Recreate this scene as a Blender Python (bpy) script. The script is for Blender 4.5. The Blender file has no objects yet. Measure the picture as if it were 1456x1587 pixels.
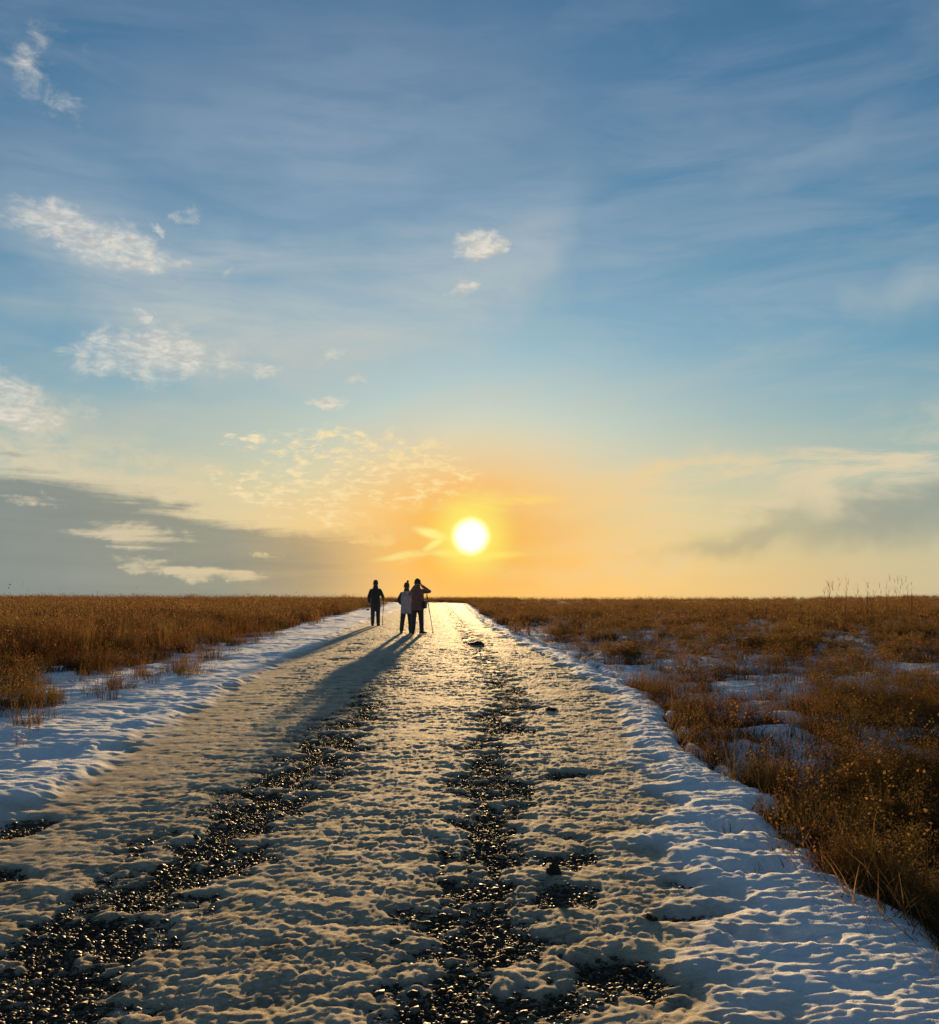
import bpy, bmesh, math, random
import numpy as np
from mathutils import Vector, Matrix

random.seed(7)
RNG = np.random.default_rng(7)
sc = bpy.context.scene
COL = sc.collection

# ------------------------------------------------------------------ camera
CAM_H = 1.45
cam = bpy.data.objects.new('camera', bpy.data.cameras.new('camera'))
COL.objects.link(cam)
cam.data.sensor_fit = 'HORIZONTAL'
cam.data.sensor_width = 36.0
cam.data.lens = 36.0 * 1577.0 / 1456.0
cam.data.clip_start = 0.05
cam.data.clip_end = 8000.0
cam.location = (0, 0, CAM_H)
cam.rotation_euler = (math.radians(90 + 4.37), 0, 0)
sc.camera = cam

# ------------------------------------------------------------------ exposure
EXPO = 1.56
SKY = 0.072
sc.view_settings.view_transform = 'Standard'
sc.view_settings.look = 'None'
sc.view_settings.exposure = EXPO
sc.view_settings.gamma = 1.0
sc.view_settings.use_curve_mapping = False
sc.cycles.max_bounces = 8
sc.cycles.transparent_max_bounces = 12
sc.cycles.sample_clamp_indirect = 6.0

# ------------------------------------------------------------------ sun
SUN_EL, SUN_AZ = 4.0, 0.07          # degrees, azimuth from +Y towards +X
DISC_EL = 3.0                        # elevation of the drawn disc; the lamp is set higher to light the ice
sun = bpy.data.objects.new('sun', bpy.data.lights.new('sun', 'SUN'))
COL.objects.link(sun)
sun.data.energy = 5.0
sun.data.angle = math.radians(0.7)
sun.data.color = (1.0, 0.66, 0.30)
e, a = math.radians(SUN_EL), math.radians(SUN_AZ)
SUN_DIR = Vector((math.cos(e) * math.sin(a), math.cos(e) * math.cos(a), math.sin(e)))
sun.rotation_euler = (-SUN_DIR).to_track_quat('-Z', 'Y').to_euler()
sun.location = SUN_DIR * 50

# ------------------------------------------------------------------ sky
def s2l(c):
    c = c / 255.0
    return c / 12.92 if c <= 0.04045 else ((c + 0.055) / 1.055) ** 2.4

KSKY = 1.0 / (SKY * 2 ** EXPO)
def skycol(r, g, b):
    return (s2l(r) * KSKY, s2l(g) * KSKY, s2l(b) * KSKY, 1.0)

world = bpy.data.worlds.new('World')
sc.world = world
world.use_nodes = True

class NT:
    """small helper for writing node trees"""
    def __init__(self, tree):
        self.t = tree; self.n = tree.nodes; self.l = tree.links
    def new(self, typ, **kw):
        nd = self.n.new(typ)
        for k, v in kw.items(): setattr(nd, k, v)
        return nd
    def put(self, sock, v):
        if isinstance(v, bpy.types.NodeSocket): self.l.new(v, sock)
        elif v is not None: sock.default_value = v
    def math(self, op, a, b=None, c=None, clamp=False):
        nd = self.new('ShaderNodeMath', operation=op, use_clamp=clamp)
        for i, v in enumerate((a, b, c)): self.put(nd.inputs[i], v)
        return nd.outputs[0]
    def vmath(self, op, a, b=None, out=0):
        nd = self.new('ShaderNodeVectorMath', operation=op)
        self.put(nd.inputs[0], a); self.put(nd.inputs[1], b)
        return nd.outputs[out]
    def mix(self, f, a, b, blend='MIX'):
        nd = self.new('ShaderNodeMix', data_type='RGBA', blend_type=blend)
        self.put(nd.inputs[0], f); self.put(nd.inputs[6], a); self.put(nd.inputs[7], b)
        return nd.outputs[2]
    def mapr(self, v, a, b, c=0.0, d=1.0, smooth=True):
        nd = self.new('ShaderNodeMapRange', interpolation_type='SMOOTHSTEP' if smooth else 'LINEAR')
        nd.clamp = True
        self.put(nd.inputs[0], v)
        for i, x in enumerate((a, b, c, d)): nd.inputs[i + 1].default_value = x
        return nd.outputs[0]
    def noise(self, vec, scale, detail=4, rough=0.5, dist=0.0, dim='3D', out=0):
        nd = self.new('ShaderNodeTexNoise', noise_dimensions=dim)
        self.put(nd.inputs['Vector'], vec)
        nd.inputs['Scale'].default_value = scale
        nd.inputs['Detail'].default_value = detail
        nd.inputs['Roughness'].default_value = rough
        nd.inputs['Distortion'].default_value = dist
        return nd.outputs[out]
    def ramp(self, f, stops, interp='LINEAR'):
        nd = self.new('ShaderNodeValToRGB')
        cr = nd.color_ramp; cr.interpolation = interp
        while len(cr.elements) < len(stops): cr.elements.new(0.5)
        for el, (p, c) in zip(cr.elements, stops):
            el.position = p; el.color = c if len(c) == 4 else (*c, 1.0)
        self.put(nd.inputs[0], f)
        return nd.outputs[0]

def pix_dir(px, py):
    """azimuth / elevation (degrees) of a spot in the sky"""
    t = math.radians(4.37); dx = (px - 728) / 1577; dy = -(py - 793.5) / 1577
    d = (dx, math.cos(t) - dy * math.sin(t), math.sin(t) + dy * math.cos(t))
    return (math.degrees(math.atan2(d[0], d[1])), math.degrees(math.atan2(d[2], math.hypot(d[0], d[1]))))

def build_sky():
    N = NT(world.node_tree)
    bg = N.n['Background']
    sky = N.new('ShaderNodeTexSky', sky_type='NISHITA')
    sky.sun_disc = False
    sky.sun_elevation = math.radians(SUN_EL)
    sky.sun_rotation = math.radians(SUN_AZ)
    sky.air_density = 1.0; sky.dust_density = 0.3; sky.ozone_density = 4.0
    tc = N.new('ShaderNodeTexCoord')
    D = tc.outputs['Generated']
    sep = N.new('ShaderNodeSeparateXYZ'); N.put(sep.inputs[0], D)
    x, y, z = sep.outputs
    DEG = 180 / math.pi
    az = N.math('MULTIPLY', N.math('ARCTAN2', x, y), DEG)
    el = N.math('MULTIPLY', N.math('ARCSINE', z), DEG)
    de, da = math.radians(DISC_EL), math.radians(SUN_AZ)
    dt = N.vmath('DOT_PRODUCT', D, (math.cos(de) * math.sin(da), math.cos(de) * math.cos(da), math.sin(de)), out=1)
    th = N.math('MULTIPLY', N.math('ARCCOSINE', N.math('MINIMUM', dt, 0.9999999)), DEG)
    # elliptical distance from the sun, wider along the horizon
    ex = N.math('MULTIPLY', N.math('SUBTRACT', az, SUN_AZ), 0.62)
    ey = N.math('SUBTRACT', el, DISC_EL)
    ey = N.math('MULTIPLY', ey, 1.0)
    ell = N.math('SQRT', N.math('ADD', N.math('MULTIPLY', ex, ex), N.math('MULTIPLY', ey, ey)))
    # the hazy, flattened sun-side glow over the clear sky
    base = N.mix(1.0, sky.outputs[0], (0.76, 0.86, 0.73, 1), 'MULTIPLY')
    hz = N.mapr(el, 15.0, -2.0, 0.0, 0.88)
    base = N.mix(hz, base, N.ramp(N.mapr(th, 3, 50, 0, 1, False), [(0, skycol(240, 182, 104)), (0.2, skycol(222, 184, 122)), (0.45, skycol(200, 186, 156)), (1, skycol(178, 180, 172))]))
    glow = N.mapr(ell, 8.4, 0.0, 0.0, 0.97)
    base = N.mix(glow, base, N.ramp(N.mapr(ell, 0, 12, 0, 1, False), [(0, skycol(255, 188, 58)), (0.25, skycol(252, 180, 72)), (0.6, skycol(236, 184, 110)), (1, skycol(196, 186, 152))]))

    # noise fields, anchored to directions
    def stretched(sx, sy, sz, rot=(0, 0, 0)):
        m = N.new('ShaderNodeMapping', vector_type='POINT'); N.put(m.inputs[0], D)
        m.inputs['Rotation'].default_value = [math.radians(r) for r in rot]
        m.inputs['Scale'].default_value = (sx, sy, sz)
        return m.outputs[0]
    nv_cum = stretched(1, 1, 1.7)
    nv_cir = stretched(1, 1, 5.0, (0, -18, 0))
    nv_low = stretched(1, 1, 5.5, (0, 4, 0))
    n_cum = N.noise(nv_cum, 26, 7, 0.66, 0.6)
    n_alto = N.noise(stretched(1, 1, 2.6, (0, -8, 0)), 72, 4, 0.58, 0.4)
    n_cir = N.noise(nv_cir, 4.2, 7, 0.6, 0.8)
    n_cir2 = N.noise(nv_cir, 11.0, 6, 0.6, 0.5)
    n_low = N.noise(nv_low, 5.0, 8, 0.62, 0.9)
    n_warp = N.noise(D, 13.0, 3, 0.6, 0.0, out=1)
    wv = N.vmath('SUBTRACT', n_warp, (0.5, 0.5, 0.5))
    def warped(amount):
        c = N.new('ShaderNodeCombineXYZ'); N.put(c.inputs[0], az); N.put(c.inputs[1], el)
        return N.vmath('ADD', c.outputs[0], N.vmath('MULTIPLY', wv, (amount, amount * 0.6, 0)))
    w_big = warped(6.0)

    w_tear = N.vmath('ADD', warped(2.6), N.vmath('MULTIPLY', N.vmath('SUBTRACT', N.noise(D, 40.0, 4, 0.65, 0.0, out=1), (0.5, 0.5, 0.5)), (2.4, 1.6, 0)))

    def blob(*spec): return spec
    def make_blob(vec, px, py, rx, ry, rot=0, soft=0.15, amp=1.0):
        a0, e0 = pix_dir(px, py)
        m = N.new('ShaderNodeMapping', vector_type='TEXTURE'); N.put(m.inputs[0], vec)
        m.inputs['Location'].default_value = (a0, e0, 0)
        m.inputs['Rotation'].default_value = (0, 0, math.radians(rot))
        k = math.degrees(1 / 1577.0)
        m.inputs['Scale'].default_value = (rx * k, ry * k, 1)
        return N.mapr(N.vmath('LENGTH', m.outputs[0], out=1), 1.0, soft, 0.0, amp)
    def union(items):
        r = make_blob(*items[0])
        for i in items[1:]: r = N.math('MAXIMUM', r, make_blob(*i))
        return r

    th45 = N.mapr(th, 0, 45, 0, 1, False)
    lit = N.ramp(th45, [
        (0, skycol(255, 226, 120)), (0.13, skycol(255, 218, 148)), (0.25, skycol(246, 222, 182)),
        (0.38, skycol(238, 229, 210)), (0.7, skycol(232, 228, 220)), (1, skycol(210, 212, 216))])
    dim = N.ramp(th45, [
        (0, skycol(240, 180, 84)), (0.16, skycol(200, 168, 116)), (0.3, skycol(148, 150, 134)),
        (0.55, skycol(131, 142, 140)), (1, skycol(140, 156, 170))])
    veil = N.ramp(N.mapr(el, 0, 34, 0, 1, False), [
        (0, skycol(214, 196, 150)), (0.25, skycol(206, 198, 176)), (0.45, skycol(190, 197, 194)), (0.65, skycol(176, 187, 198)), (0.8, skycol(154, 168, 188)), (1, skycol(128, 148, 174))])
    cream = N.ramp(th45, [(0, skycol(255, 222, 120)), (0.13, skycol(250, 206, 134)), (0.3, skycol(230, 208, 164)), (0.55, skycol(222, 208, 178)), (1, skycol(205, 205, 200))])
    col = base

    # 1 thin high veil: broad sweep over the left and middle, and a general thin one everywhere
    vm = union([blob(w_big, 330, 430, 560, 130, 6, 0.1, 0.9), 
                blob(w_big, 520, 190, 680, 300, 8, 0.0, 0.6), blob(w_big, 700, 630, 420, 55, 14, 0.0, 0.7), blob(w_big, 300, 640, 420, 60, 4, 0.0, 0.6),
                blob(w_big, 1230, 250, 330, 70, 14, 0.0, 0.45), blob(w_big, 1420, 440, 180, 70, 10, 0.0, 0.6)])
    a0, e0 = pix_dir(440, -20)
    mp = N.new('ShaderNodeMapping', vector_type='TEXTURE'); N.put(mp.inputs[0], w_big)
    mp.inputs['Location'].default_value = (a0, e0, 0); mp.inputs['Scale'].default_value = (20.6, 19.4, 1)
    rr = N.vmath('LENGTH', mp.outputs[0], out=1)
    arc = N.math('MULTIPLY', N.mapr(rr, 0.35, 0.90, 0.15, 1.0), N.mapr(rr, 1.17, 0.90))
    arc = N.math('MULTIPLY', arc, N.math('MULTIPLY', N.mapr(az, 12, 4, 0.35, 1.0), N.mapr(az, -34, -20, 0.0, 1.0)))
    arc = N.math('MULTIPLY', arc, N.mapr(el, 27, 16, 0.15, 1.0))
    vm = N.math('MAXIMUM', vm, arc)
    va = N.math('MULTIPLY', vm, N.mapr(n_cir, 0.22, 0.66, 0.45, 1.0))
    gen = N.mapr(n_cir, 0.34, 0.72, 0.02, 0.28)
    va = N.math('MAXIMUM', N.math('MULTIPLY', va, 0.82), gen)
    va = N.math('MULTIPLY', va, N.mapr(n_cir2, 0.2, 0.62, 0.66, 1.0))
    col = N.mix(va, col, veil)

    # 2 low wide streaks on the right, warm on their lit side
    rm = union([blob(w_big, 1130, 735, 470, 46, 7, 0.1), blob(w_big, 1370, 715, 300, 95, 14, 0.1, 0.95),
                blob(w_big, 1060, 815, 330, 40, 10, 0.1, 0.95), blob(w_big, 980, 880, 280, 30, 4, 0.1, 0.8),
                blob(w_big, 820, 765, 330, 26, 6, 0.1, 0.7)])
    ra = N.math('MULTIPLY', rm, N.mapr(n_low, 0.38, 0.60, 0.0, 0.95))
    gm = union([blob(w_big, 1400, 790, 330, 60, 9, 0.1), blob(w_big, 1180, 830, 250, 30, 9, 0.1, 0.7)])
    col = N.mix(N.math('MULTIPLY', gm, 0.62), col, dim)
    col = N.mix(ra, col, cream)

    # 3 pale sheet left of the sun, then the grey bank beneath it
    n_str = N.noise(stretched(1, 1, 9.0, (0, 7, 0)), 6.0, 6, 0.6, 0.6)
    wob_ = N.math('ADD', N.math('MULTIPLY', N.math('SUBTRACT', n_str, 0.5), 4.2), N.math('MULTIPLY', N.math('SUBTRACT', n_cum, 0.5), 1.6))
    rel = N.math('ADD', N.math('SUBTRACT', N.mapr(az, -26, -8, 6.5, 3.2), el), wob_)       # degrees below the ragged upper edge
    left = N.math('MULTIPLY', N.mapr(az, -2.5, -9.5), N.mapr(az, -110, -60))
    sheet = N.math('MULTIPLY', N.mapr(rel, -2.8, -0.2), N.math('MULTIPLY', left, N.mapr(n_cum, 0.25, 0.60, 0.40, 0.9)))
    sm = union([blob(w_tear, 250, 720, 300, 46, -12, 0.1, 0.75), blob(w_tear, 40, 640, 120, 60, -14, 0.1, 0.9)])
    sa = N.math('MAXIMUM', sheet, N.math('MULTIPLY', sm, N.mapr(n_cum, 0.3, 0.62, 0.1, 0.85)))
    col = N.mix(N.math('MULTIPLY', sa, 0.85), col, cream)
    ba = N.math('MULTIPLY', N.mapr(rel, -0.4, 0.9, 0.0, 0.90), left)
    col = N.mix(ba, col, N.mix(N.mapr(n_str, 0.3, 0.7, 0.30, 0.0), dim, skycol(104, 114, 116)))
    tm = union([blob(w_tear, 40, 772, 120, 16, -6, 0.1), blob(w_tear, 200, 830, 150, 34, -10, 0.1), blob(w_tear, 300, 880, 150, 24, -8, 0.1),
                blob(w_tear, 420, 864, 90, 12, 0, 0.1), blob(w_tear, 590, 838, 70, 12, 3, 0.1), blob(w_tear, 610, 870, 100, 16, 4, 0.1), blob(w_tear, 150, 760, 120, 10, -8, 0.1, 0.7)])
    tn = N.math('ADD', N.math('MULTIPLY', N.math('SUBTRACT', n_str, 0.5), 5.5), N.math('MULTIPLY', N.math('SUBTRACT', n_cum, 0.5), 2.2))
    ta = N.math('MULTIPLY', N.mapr(N.math('ADD', tm, tn), 0.40, 1.5, 0.0, 0.75), N.mapr(tm, 0.03, 0.4))
    col = N.mix(ta, col, cream)

    # 4 rippled small clouds left of the sun
    am = union([blob(w_tear, 570, 725, 230, 80, -6, 0.25), blob(w_tear, 450, 775, 190, 42, -14, 0.2, 0.95), blob(w_tear, 700, 736, 70, 18, 0, 0.1, 0.9), blob(w_tear, 372, 684, 55, 24, 0, 0.1)])
    aa = N.math('MULTIPLY', N.mapr(n_alto, 0.44, 0.68, 0.0, 0.85), N.mapr(am, 0.05, 0.6))
    col = N.mix(aa, col, N.mix(0.6, lit, skycol(255, 230, 172)))
    # bright zig-zag scrap beside the sun
    w_zig = warped(1.4)
    zm = union([blob(w_zig, 670, 827, 38, 11, -14, 0.2), blob(w_zig, 672, 845, 36, 9, 38, 0.2), blob(w_zig, 630, 862, 70, 8, 8, 0.2, 0.6), blob(w_zig, 700, 858, 60, 8, 0, 0.2, 0.7)])
    col = N.mix(N.math('MULTIPLY', zm, N.mapr(n_cum, 0.3, 0.55, 0.45, 1.0)), col, skycol(255, 240, 150))

    um = union([blob(w_zig, 735, 789, 70, 14, 0, 0.1), blob(w_zig, 760, 864, 80, 9, 4, 0.1), blob(w_zig, 800, 775, 120, 10, 5, 0.1, 0.6)])
    col = N.mix(N.math('MULTIPLY', um, N.mapr(n_low, 0.35, 0.6, 0.2, 0.85)), col, skycol(255, 226, 110))

    # 5 fair-weather puffs, torn at the edges
    pm = union([blob(w_tear, 120, 368, 160, 53, -14, 0.3), blob(w_tear, 215, 400, 104, 44, -30, 0.2, 0.75), blob(w_tear, 288, 338, 42, 25, -10, 0.2, 0.9),
                blob(w_tear, 55, 90, 80, 104, -15, 0.1, 0.62), blob(w_tear, 92, 150, 55, 46, -45, 0.1, 0.6),
                blob(w_tear, 245, 362, 26, 10, -35, 0.2, 0.75), blob(w_tear, 268, 410, 30, 12, 10, 0.2, 0.7), blob(w_tear, 360, 420, 40, 16, 20, 0.1, 0.55),
                blob(w_tear, 552, 590, 30, 8, 0, 0.2, 0.75), blob(w_tear, 375, 690, 50, 22, -5, 0.2, 0.8),
                blob(w_tear, 225, 548, 191, 63, 4, 0.3, 0.95), blob(w_tear, 330, 555, 104, 53, 20, 0.1, 0.7), blob(w_tear, 20, 620, 116, 63, -20, 0.2, 0.9),
                blob(w_tear, 125, 632, 60, 25, 20, 0.1, 0.75),
                blob(w_tear, 745, 381, 57, 32, 8, 0.4, 0.95), blob(w_tear, 716, 447, 49, 22, 6, 0.3, 0.85), blob(w_tear, 405, 572, 45, 25, 0, 0.3, 0.9), blob(w_tear, 516, 551, 42, 16, 8, 0.2, 0.85), blob(w_tear, 520, 618, 64, 17, 0, 0.2, 0.85),
                blob(w_tear, 222, 487, 32, 20, 0, 0.2, 0.75)])
    beyond = N.mapr(N.math('ABSOLUTE', az), 30, 45)             # the same scattered puffs carry on around the sky
    beyond = N.math('MULTIPLY', beyond, N.math('MULTIPLY', N.mapr(N.noise(D, 2.5, 2, 0.5), 0.52, 0.70, 0.0, 0.8), N.mapr(el, 2, 8)))
    pm = N.math('MAXIMUM', pm, beyond)
    pv = N.math('ADD', pm, N.math('MULTIPLY', N.math('SUBTRACT', n_cum, 0.5), 2.6))
    pa = N.math('MULTIPLY', N.mapr(pv, 0.25, 1.45, 0.0, 0.85), N.mapr(pm, 0.02, 0.5))
    shade = N.mapr(n_alto, 0.35, 0.65, 0.75, 0.0)
    col = N.mix(pa, col, N.mix(shade, N.mix(0.55, lit, skycol(238, 230, 214)), skycol(180, 180, 178)))

    # 6 the sun itself with its tight aureole
    core = N.mapr(th, 3.1, 0.35, 0.0, 1.0)
    col = N.mix(core, col, skycol(255, 240, 110))
    core2 = N.mapr(th, 1.25, 0.25, 0.0, 1.0)
    disc = tuple(c * 2.5 for c in skycol(255, 246, 215)[:3]) + (1.0,)
    col = N.mix(core2, col, disc)
    N.put(bg.inputs[0], col)
    bg.inputs[1].default_value = SKY
build_sky()
world.cycles.sampling_method = 'MANUAL'
world.cycles.sample_map_resolution = 256

# ------------------------------------------------------------------ numeric noise
def _hash(ix, iy, seed):
    h = (ix.astype(np.int64) * 374761393 + iy.astype(np.int64) * 668265263 + seed * 982451653) & 0xFFFFFFFF
    h = ((h ^ (h >> 13)) * 1274126177) & 0xFFFFFFFF
    h = ((h ^ (h >> 16)) * 2246822519) & 0xFFFFFFFF
    return ((h ^ (h >> 15)) & 0xFFFFFF) / float(0xFFFFFF)

def gnoise(x, y, seed=0):
    ix, iy = np.floor(x), np.floor(y)
    fx, fy = x - ix, y - iy
    u, v = fx * fx * fx * (fx * (fx * 6 - 15) + 10), fy * fy * fy * (fy * (fy * 6 - 15) + 10)
    def g(ox, oy):
        a = _hash(ix + ox, iy + oy, seed) * 2 * np.pi
        return np.cos(a) * (fx - ox) + np.sin(a) * (fy - oy)
    n0 = g(0, 0) + u * (g(1, 0) - g(0, 0))
    n1 = g(0, 1) + u * (g(1, 1) - g(0, 1))
    return (n0 + v * (n1 - n0)) * 1.5

def fbm(x, y, oct=4, seed=0, gain=0.5):
    r = np.zeros_like(x); a = 1.0; t = 0.0; f = 1.0
    for o in range(oct):
        r += a * gnoise(x * f + 17.3 * o, y * f - 9.1 * o, seed + o); t += a; a *= gain; f *= 2.03
    return r / t * 1.4

def worley(x, y, seed=0):
    ix, iy = np.floor(x), np.floor(y)
    f1 = np.full_like(x, 9.0); f2 = np.full_like(x, 9.0)
    for ox in (-1, 0, 1):
        for oy in (-1, 0, 1):
            cx_, cy_ = ix + ox, iy + oy
            px = cx_ + 0.1 + 0.8 * _hash(cx_, cy_, seed); py = cy_ + 0.1 + 0.8 * _hash(cx_, cy_, seed + 77)
            d = np.hypot(px - x, py - y)
            f2 = np.where(d < f1, f1, np.minimum(f2, d)); f1 = np.minimum(f1, d)
    return f1, f2

def sstep(a, b, x):
    t = np.clip((x - a) / (b - a), 0, 1)
    return t * t * (3 - 2 * t)

def curve(pts):
    ys = np.array([p[0] for p in pts], float); xs = np.array([p[1] for p in pts], float)
    def f(y):
        y = np.asarray(y, float)
        b = -0.02 * np.clip(y - 100, 0, 60) ** 2
        return np.interp(y, ys, xs) + b
    return f
# plan of the place, metres: x across (camera at x = 0), y along the track
X_RIGHT = curve([(0, 1.95), (4.3, 1.94), (5.3, 1.80), (7.2, 2.02), (9.1, 1.94), (11, 2.2), (13.6, 2.4), (20.8, 2.25), (32, 1.5), (60, 0.7), (110, -0.3)])
X_LEFT = curve([(0, -2.75), (6.4, -2.89), (8.1, -2.94), (12.5, -3.35), (20, -3.74), (50, -4.7), (110, -6.0)])
X_GRASS = curve([(0, -5.4), (10.8, -4.95), (14, -4.65), (20, -5.0), (30, -5.7), (64, -6.8), (110, -7.2)])
X_STRIP = curve([(0, -0.1), (3.8, -0.07), (4.5, -0.06), (6.1, 0.08), (8.2, 0.16), (14, 0.54), (24, 0.26), (41, -0.34), (64, -1.13), (110, -2.8)])
X_TRACK = curve([(0, -1.5), (3.5, -1.46), (4.2, -1.54), (5.4, -1.43), (7.6, -1.32), (12.5, -1.31), (22, -1.5), (40, -2.2), (64, -3.0), (110, -4.6)])

def base_h(x, y):
    """bare ground: road bed, verge hollow on the right, fields, the brow ahead"""
    x = np.asarray(x, float); y = np.asarray(y, float)
    xr, xl = X_RIGHT(y), X_LEFT(y)
    z = 0.03 * fbm(x / 3.1, y / 4.7, 3, 5) * sstep(1.5, 5, np.abs(x + 0.4))
    dr = x - xr
    hollow = sstep(0.0, 0.45, dr) * (1 - sstep(1.3, 3.2, dr))
    z = z - 0.26 * hollow * (1 - sstep(7.0, 12.0, y)) - 0.06 * sstep(0.0, 0.4, dr)
    z = z + (0.10 * fbm(x / 2.3, y / 2.9, 3, 21) + 0.06) * sstep(0.8, 3.0, dr)
    dl = xl - x
    z = z + (0.06 * fbm(x / 2.7, y / 3.3, 3, 22) + 0.03) * sstep(0.5, 3.0, dl)
    z = z + 0.9 * sstep(25, 110, x) * sstep(60, 160, y)              # the right-hand field climbs a little
    z = z - 0.00028 * np.clip(y - 125, 0, 400) ** 2 * (1 - 0.75 * sstep(40, 110, x)) - 0.02 * np.clip(y - 525, 0, None)
    return z

DENTS = [  # footprints and melt hollows in the snow: x, y, rx, ry, depth
    (1.11, 4.26, 0.08, 0.10, 0.055), (1.32, 4.22, 0.20, 0.11, 0.045), (1.55, 6.07, 0.17, 0.15, 0.09), (1.46, 5.21, 0.15, 0.12, 0.08), (1.04, 5.05, 0.13, 0.10, 0.03),
    (0.93, 4.55, 0.16, 0.08, 0.03), (1.62, 7.3, 0.16, 0.14, 0.05), (1.50, 5.6, 0.2, 0.1, 0.04),
    (-3.54, 8.76, 0.22, 0.30, 0.05), (-3.11, 9.1, 0.16, 0.26, 0.045), (-3.65, 8.05, 0.22, 0.30, 0.05), (-3.45, 10.4, 0.14, 0.25, 0.05), (-3.75, 11.7, 0.14, 0.28, 0.05),
    (-3.30, 11.9, 0.13, 0.25, 0.04), (-3.6, 13.4, 0.14, 0.28, 0.05), (-4.1, 14.8, 0.14, 0.28, 0.05), (-3.8, 16.1, 0.14, 0.28, 0.05), (-4.05, 9.6, 0.14, 0.22, 0.05)]

def snow_fields(x, y):
    """thickness of snow over the bare ground (negative where there is none), and how dirty and icy it is"""
    xr, xl, xg = X_RIGHT(y), X_LEFT(y), X_GRASS(y)
    near = 1 - sstep(25, 70, y)
    wob = 0.16 * fbm(x * 1.1, y * 0.9, 3, 31) + 0.07 * fbm(x * 4.2, y * 3.5, 3, 32)
    # --- cupped, trampled relief shared by all of it
    wx = x + 0.05 * fbm(x * 7, y * 7, 2, 41); wy = y + 0.045 * fbm(x * 7 + 40, y * 7, 2, 42)
    f1, f2 = worley(wx / 0.13, wy / 0.095, 3)
    g1, g2 = worley(wx / 0.05 + 3.3, wy / 0.04, 4)
    lump = sstep(0.0, 0.55, f2 - f1) - 0.4
    cup = 0.55 * (np.clip(f1, 0, 1.0) ** 1.6 - 0.35) + 0.45 * lump
    cup2 = sstep(0.0, 0.6, g2 - g1) - 0.4
    lum = fbm(x / 0.36, y / 0.22, 5, 43, 0.60)
    fine = fbm(x / 0.04, y / 0.03, 2, 44)
    rip = 1 - np.abs(fbm(x / 0.30 + 0.9 * fbm(x, y, 2, 46), y / 0.095, 3, 45)) * 2.0       # sharp cross-ripples
    # --- the driven track
    bankw = np.interp(y, [3.6, 6, 9, 14, 40], [0.98, 0.78, 0.58, 0.48, 0.42])
    dirt = sstep(0.24, -0.20, x - (xr - bankw + wob * 1.4)) * sstep(-0.22, 0.22, x - xl - wob * 1.3)
    rough_amp = 0.85 + 0.75 * fbm(x / 1.1, y / 1.5, 3, 49) - 0.35 * sstep(0.9, 0.2, x - xl)
    relief_road = (0.0070 * cup + 0.0042 * cup2 + 0.0120 * lum + 0.0015 * fine) * (1 + 0.5 * sstep(7, 18, y)) * np.clip(rough_amp, 0.25, 1.6)
    dS = (x - X_STRIP(y) - 0.16 * fbm(y / 1.4, x * 0 + 3.3, 2, 51)) / (0.30 + 0.06 * fbm(y / 0.9, x * 0 + 1.2, 2, 52))
    dT = (x - X_TRACK(y) - 0.14 * fbm(y / 1.7, x * 0 + 8.3, 2, 53)) / (0.36 + 0.08 * fbm(y / 1.1, x * 0 + 4.2, 2, 54))
    bare = 0.76 * np.exp(-dS ** 2) * (0.70 + 0.30 * sstep(-0.3, 0.3, fbm(x * 0.7, y * 0.35, 2, 56))) + 0.77 * np.exp(-dT ** 2) * (1 - 0.55 * sstep(8, 16, y))
    for bx, by, br, bp in ((-2.72, 6.2, 0.26, 1.1), (0.55, 3.85, 0.20, 1.0), (0.45, 5.5, 0.20, 0.95), (0.32, 3.62, 0.13, 0.7), (-2.85, 24, 0.25, 1.0), (-2.7, 21, 0.2, 0.9),
                            (-3.0, 27, 0.25, 1.0), (-1.7, 5.9, 0.25, 0.7), (0.42, 4.85, 0.18, 0.8), (0.62, 12.6, 0.30, 0.9), (0.5, 10.6, 0.22, 0.8), (-2.35, 5.2, 0.14, 0.7), (0.72, 7.9, 0.16, 0.7)):
        bare = np.maximum(bare, bp * np.exp(-(((x - bx) / br) ** 2 + ((y - by) / (br * (1 + by / 22))) ** 2)))
    patch = 1.0 * fbm(x / 0.26, y / 0.34, 4, 55, 0.62)
    cover = 0.66 - bare + patch * (0.35 + 0.75 * np.clip(bare, 0, 1)) + 0.5 * cup
    t_road = 0.030 * np.tanh(cover * 1.9) + relief_road * sstep(-0.05, 0.35, cover)
    # --- clean bank on the right, clean apron on the left
    edge_r = xr + wob * 1.2 - x
    t_right = 0.08 * np.tanh(np.clip(edge_r, -1, 1) / 0.10) - 0.015 + 0.008 * cup + 0.011 * rip * (0.7 + 0.5 * lum) + 0.010 * lum + 0.0015 * fine
    rip2 = 1 - np.abs(fbm(x / 0.12 + 0.5 * fbm(x * 2, y * 2, 2, 48), y / 0.05, 2, 47)) * 2.0
    t_right = t_right + 0.0045 * rip2 - 0.03 * np.clip(edge_r - 0.25, 0, 0.8)
    t_left = 0.075 + 0.007 * cup + 0.010 * lum + 0.011 * rip + 0.001 * fine
    t_left = t_left + 0.04 * fbm(x / 1.3, y / 1.5, 2, 61)
    wR = sstep(0.20, -0.20, edge_r - bankw + wob)                    # 1 on the bank
    wL = sstep(0.20, -0.20, x - xl - wob)
    t = t_road * (1 - wR) * (1 - wL) + t_right * wR + t_left * wL
    # --- fields: patchy old snow between the plants
    pr = fbm(x / 1.7 + 5, y / 3.6, 4, 71, 0.5)
    near_r = np.interp(y, [0, 7, 9, 14, 30, 60], [-0.6, -0.28, 0.10, 0.24, 0.20, -0.05])
    dr = x - xr
    pr = 0.65 * pr + 0.55 * fbm(x / 0.55 + 9, y / 0.95, 3, 72, 0.55)
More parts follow.
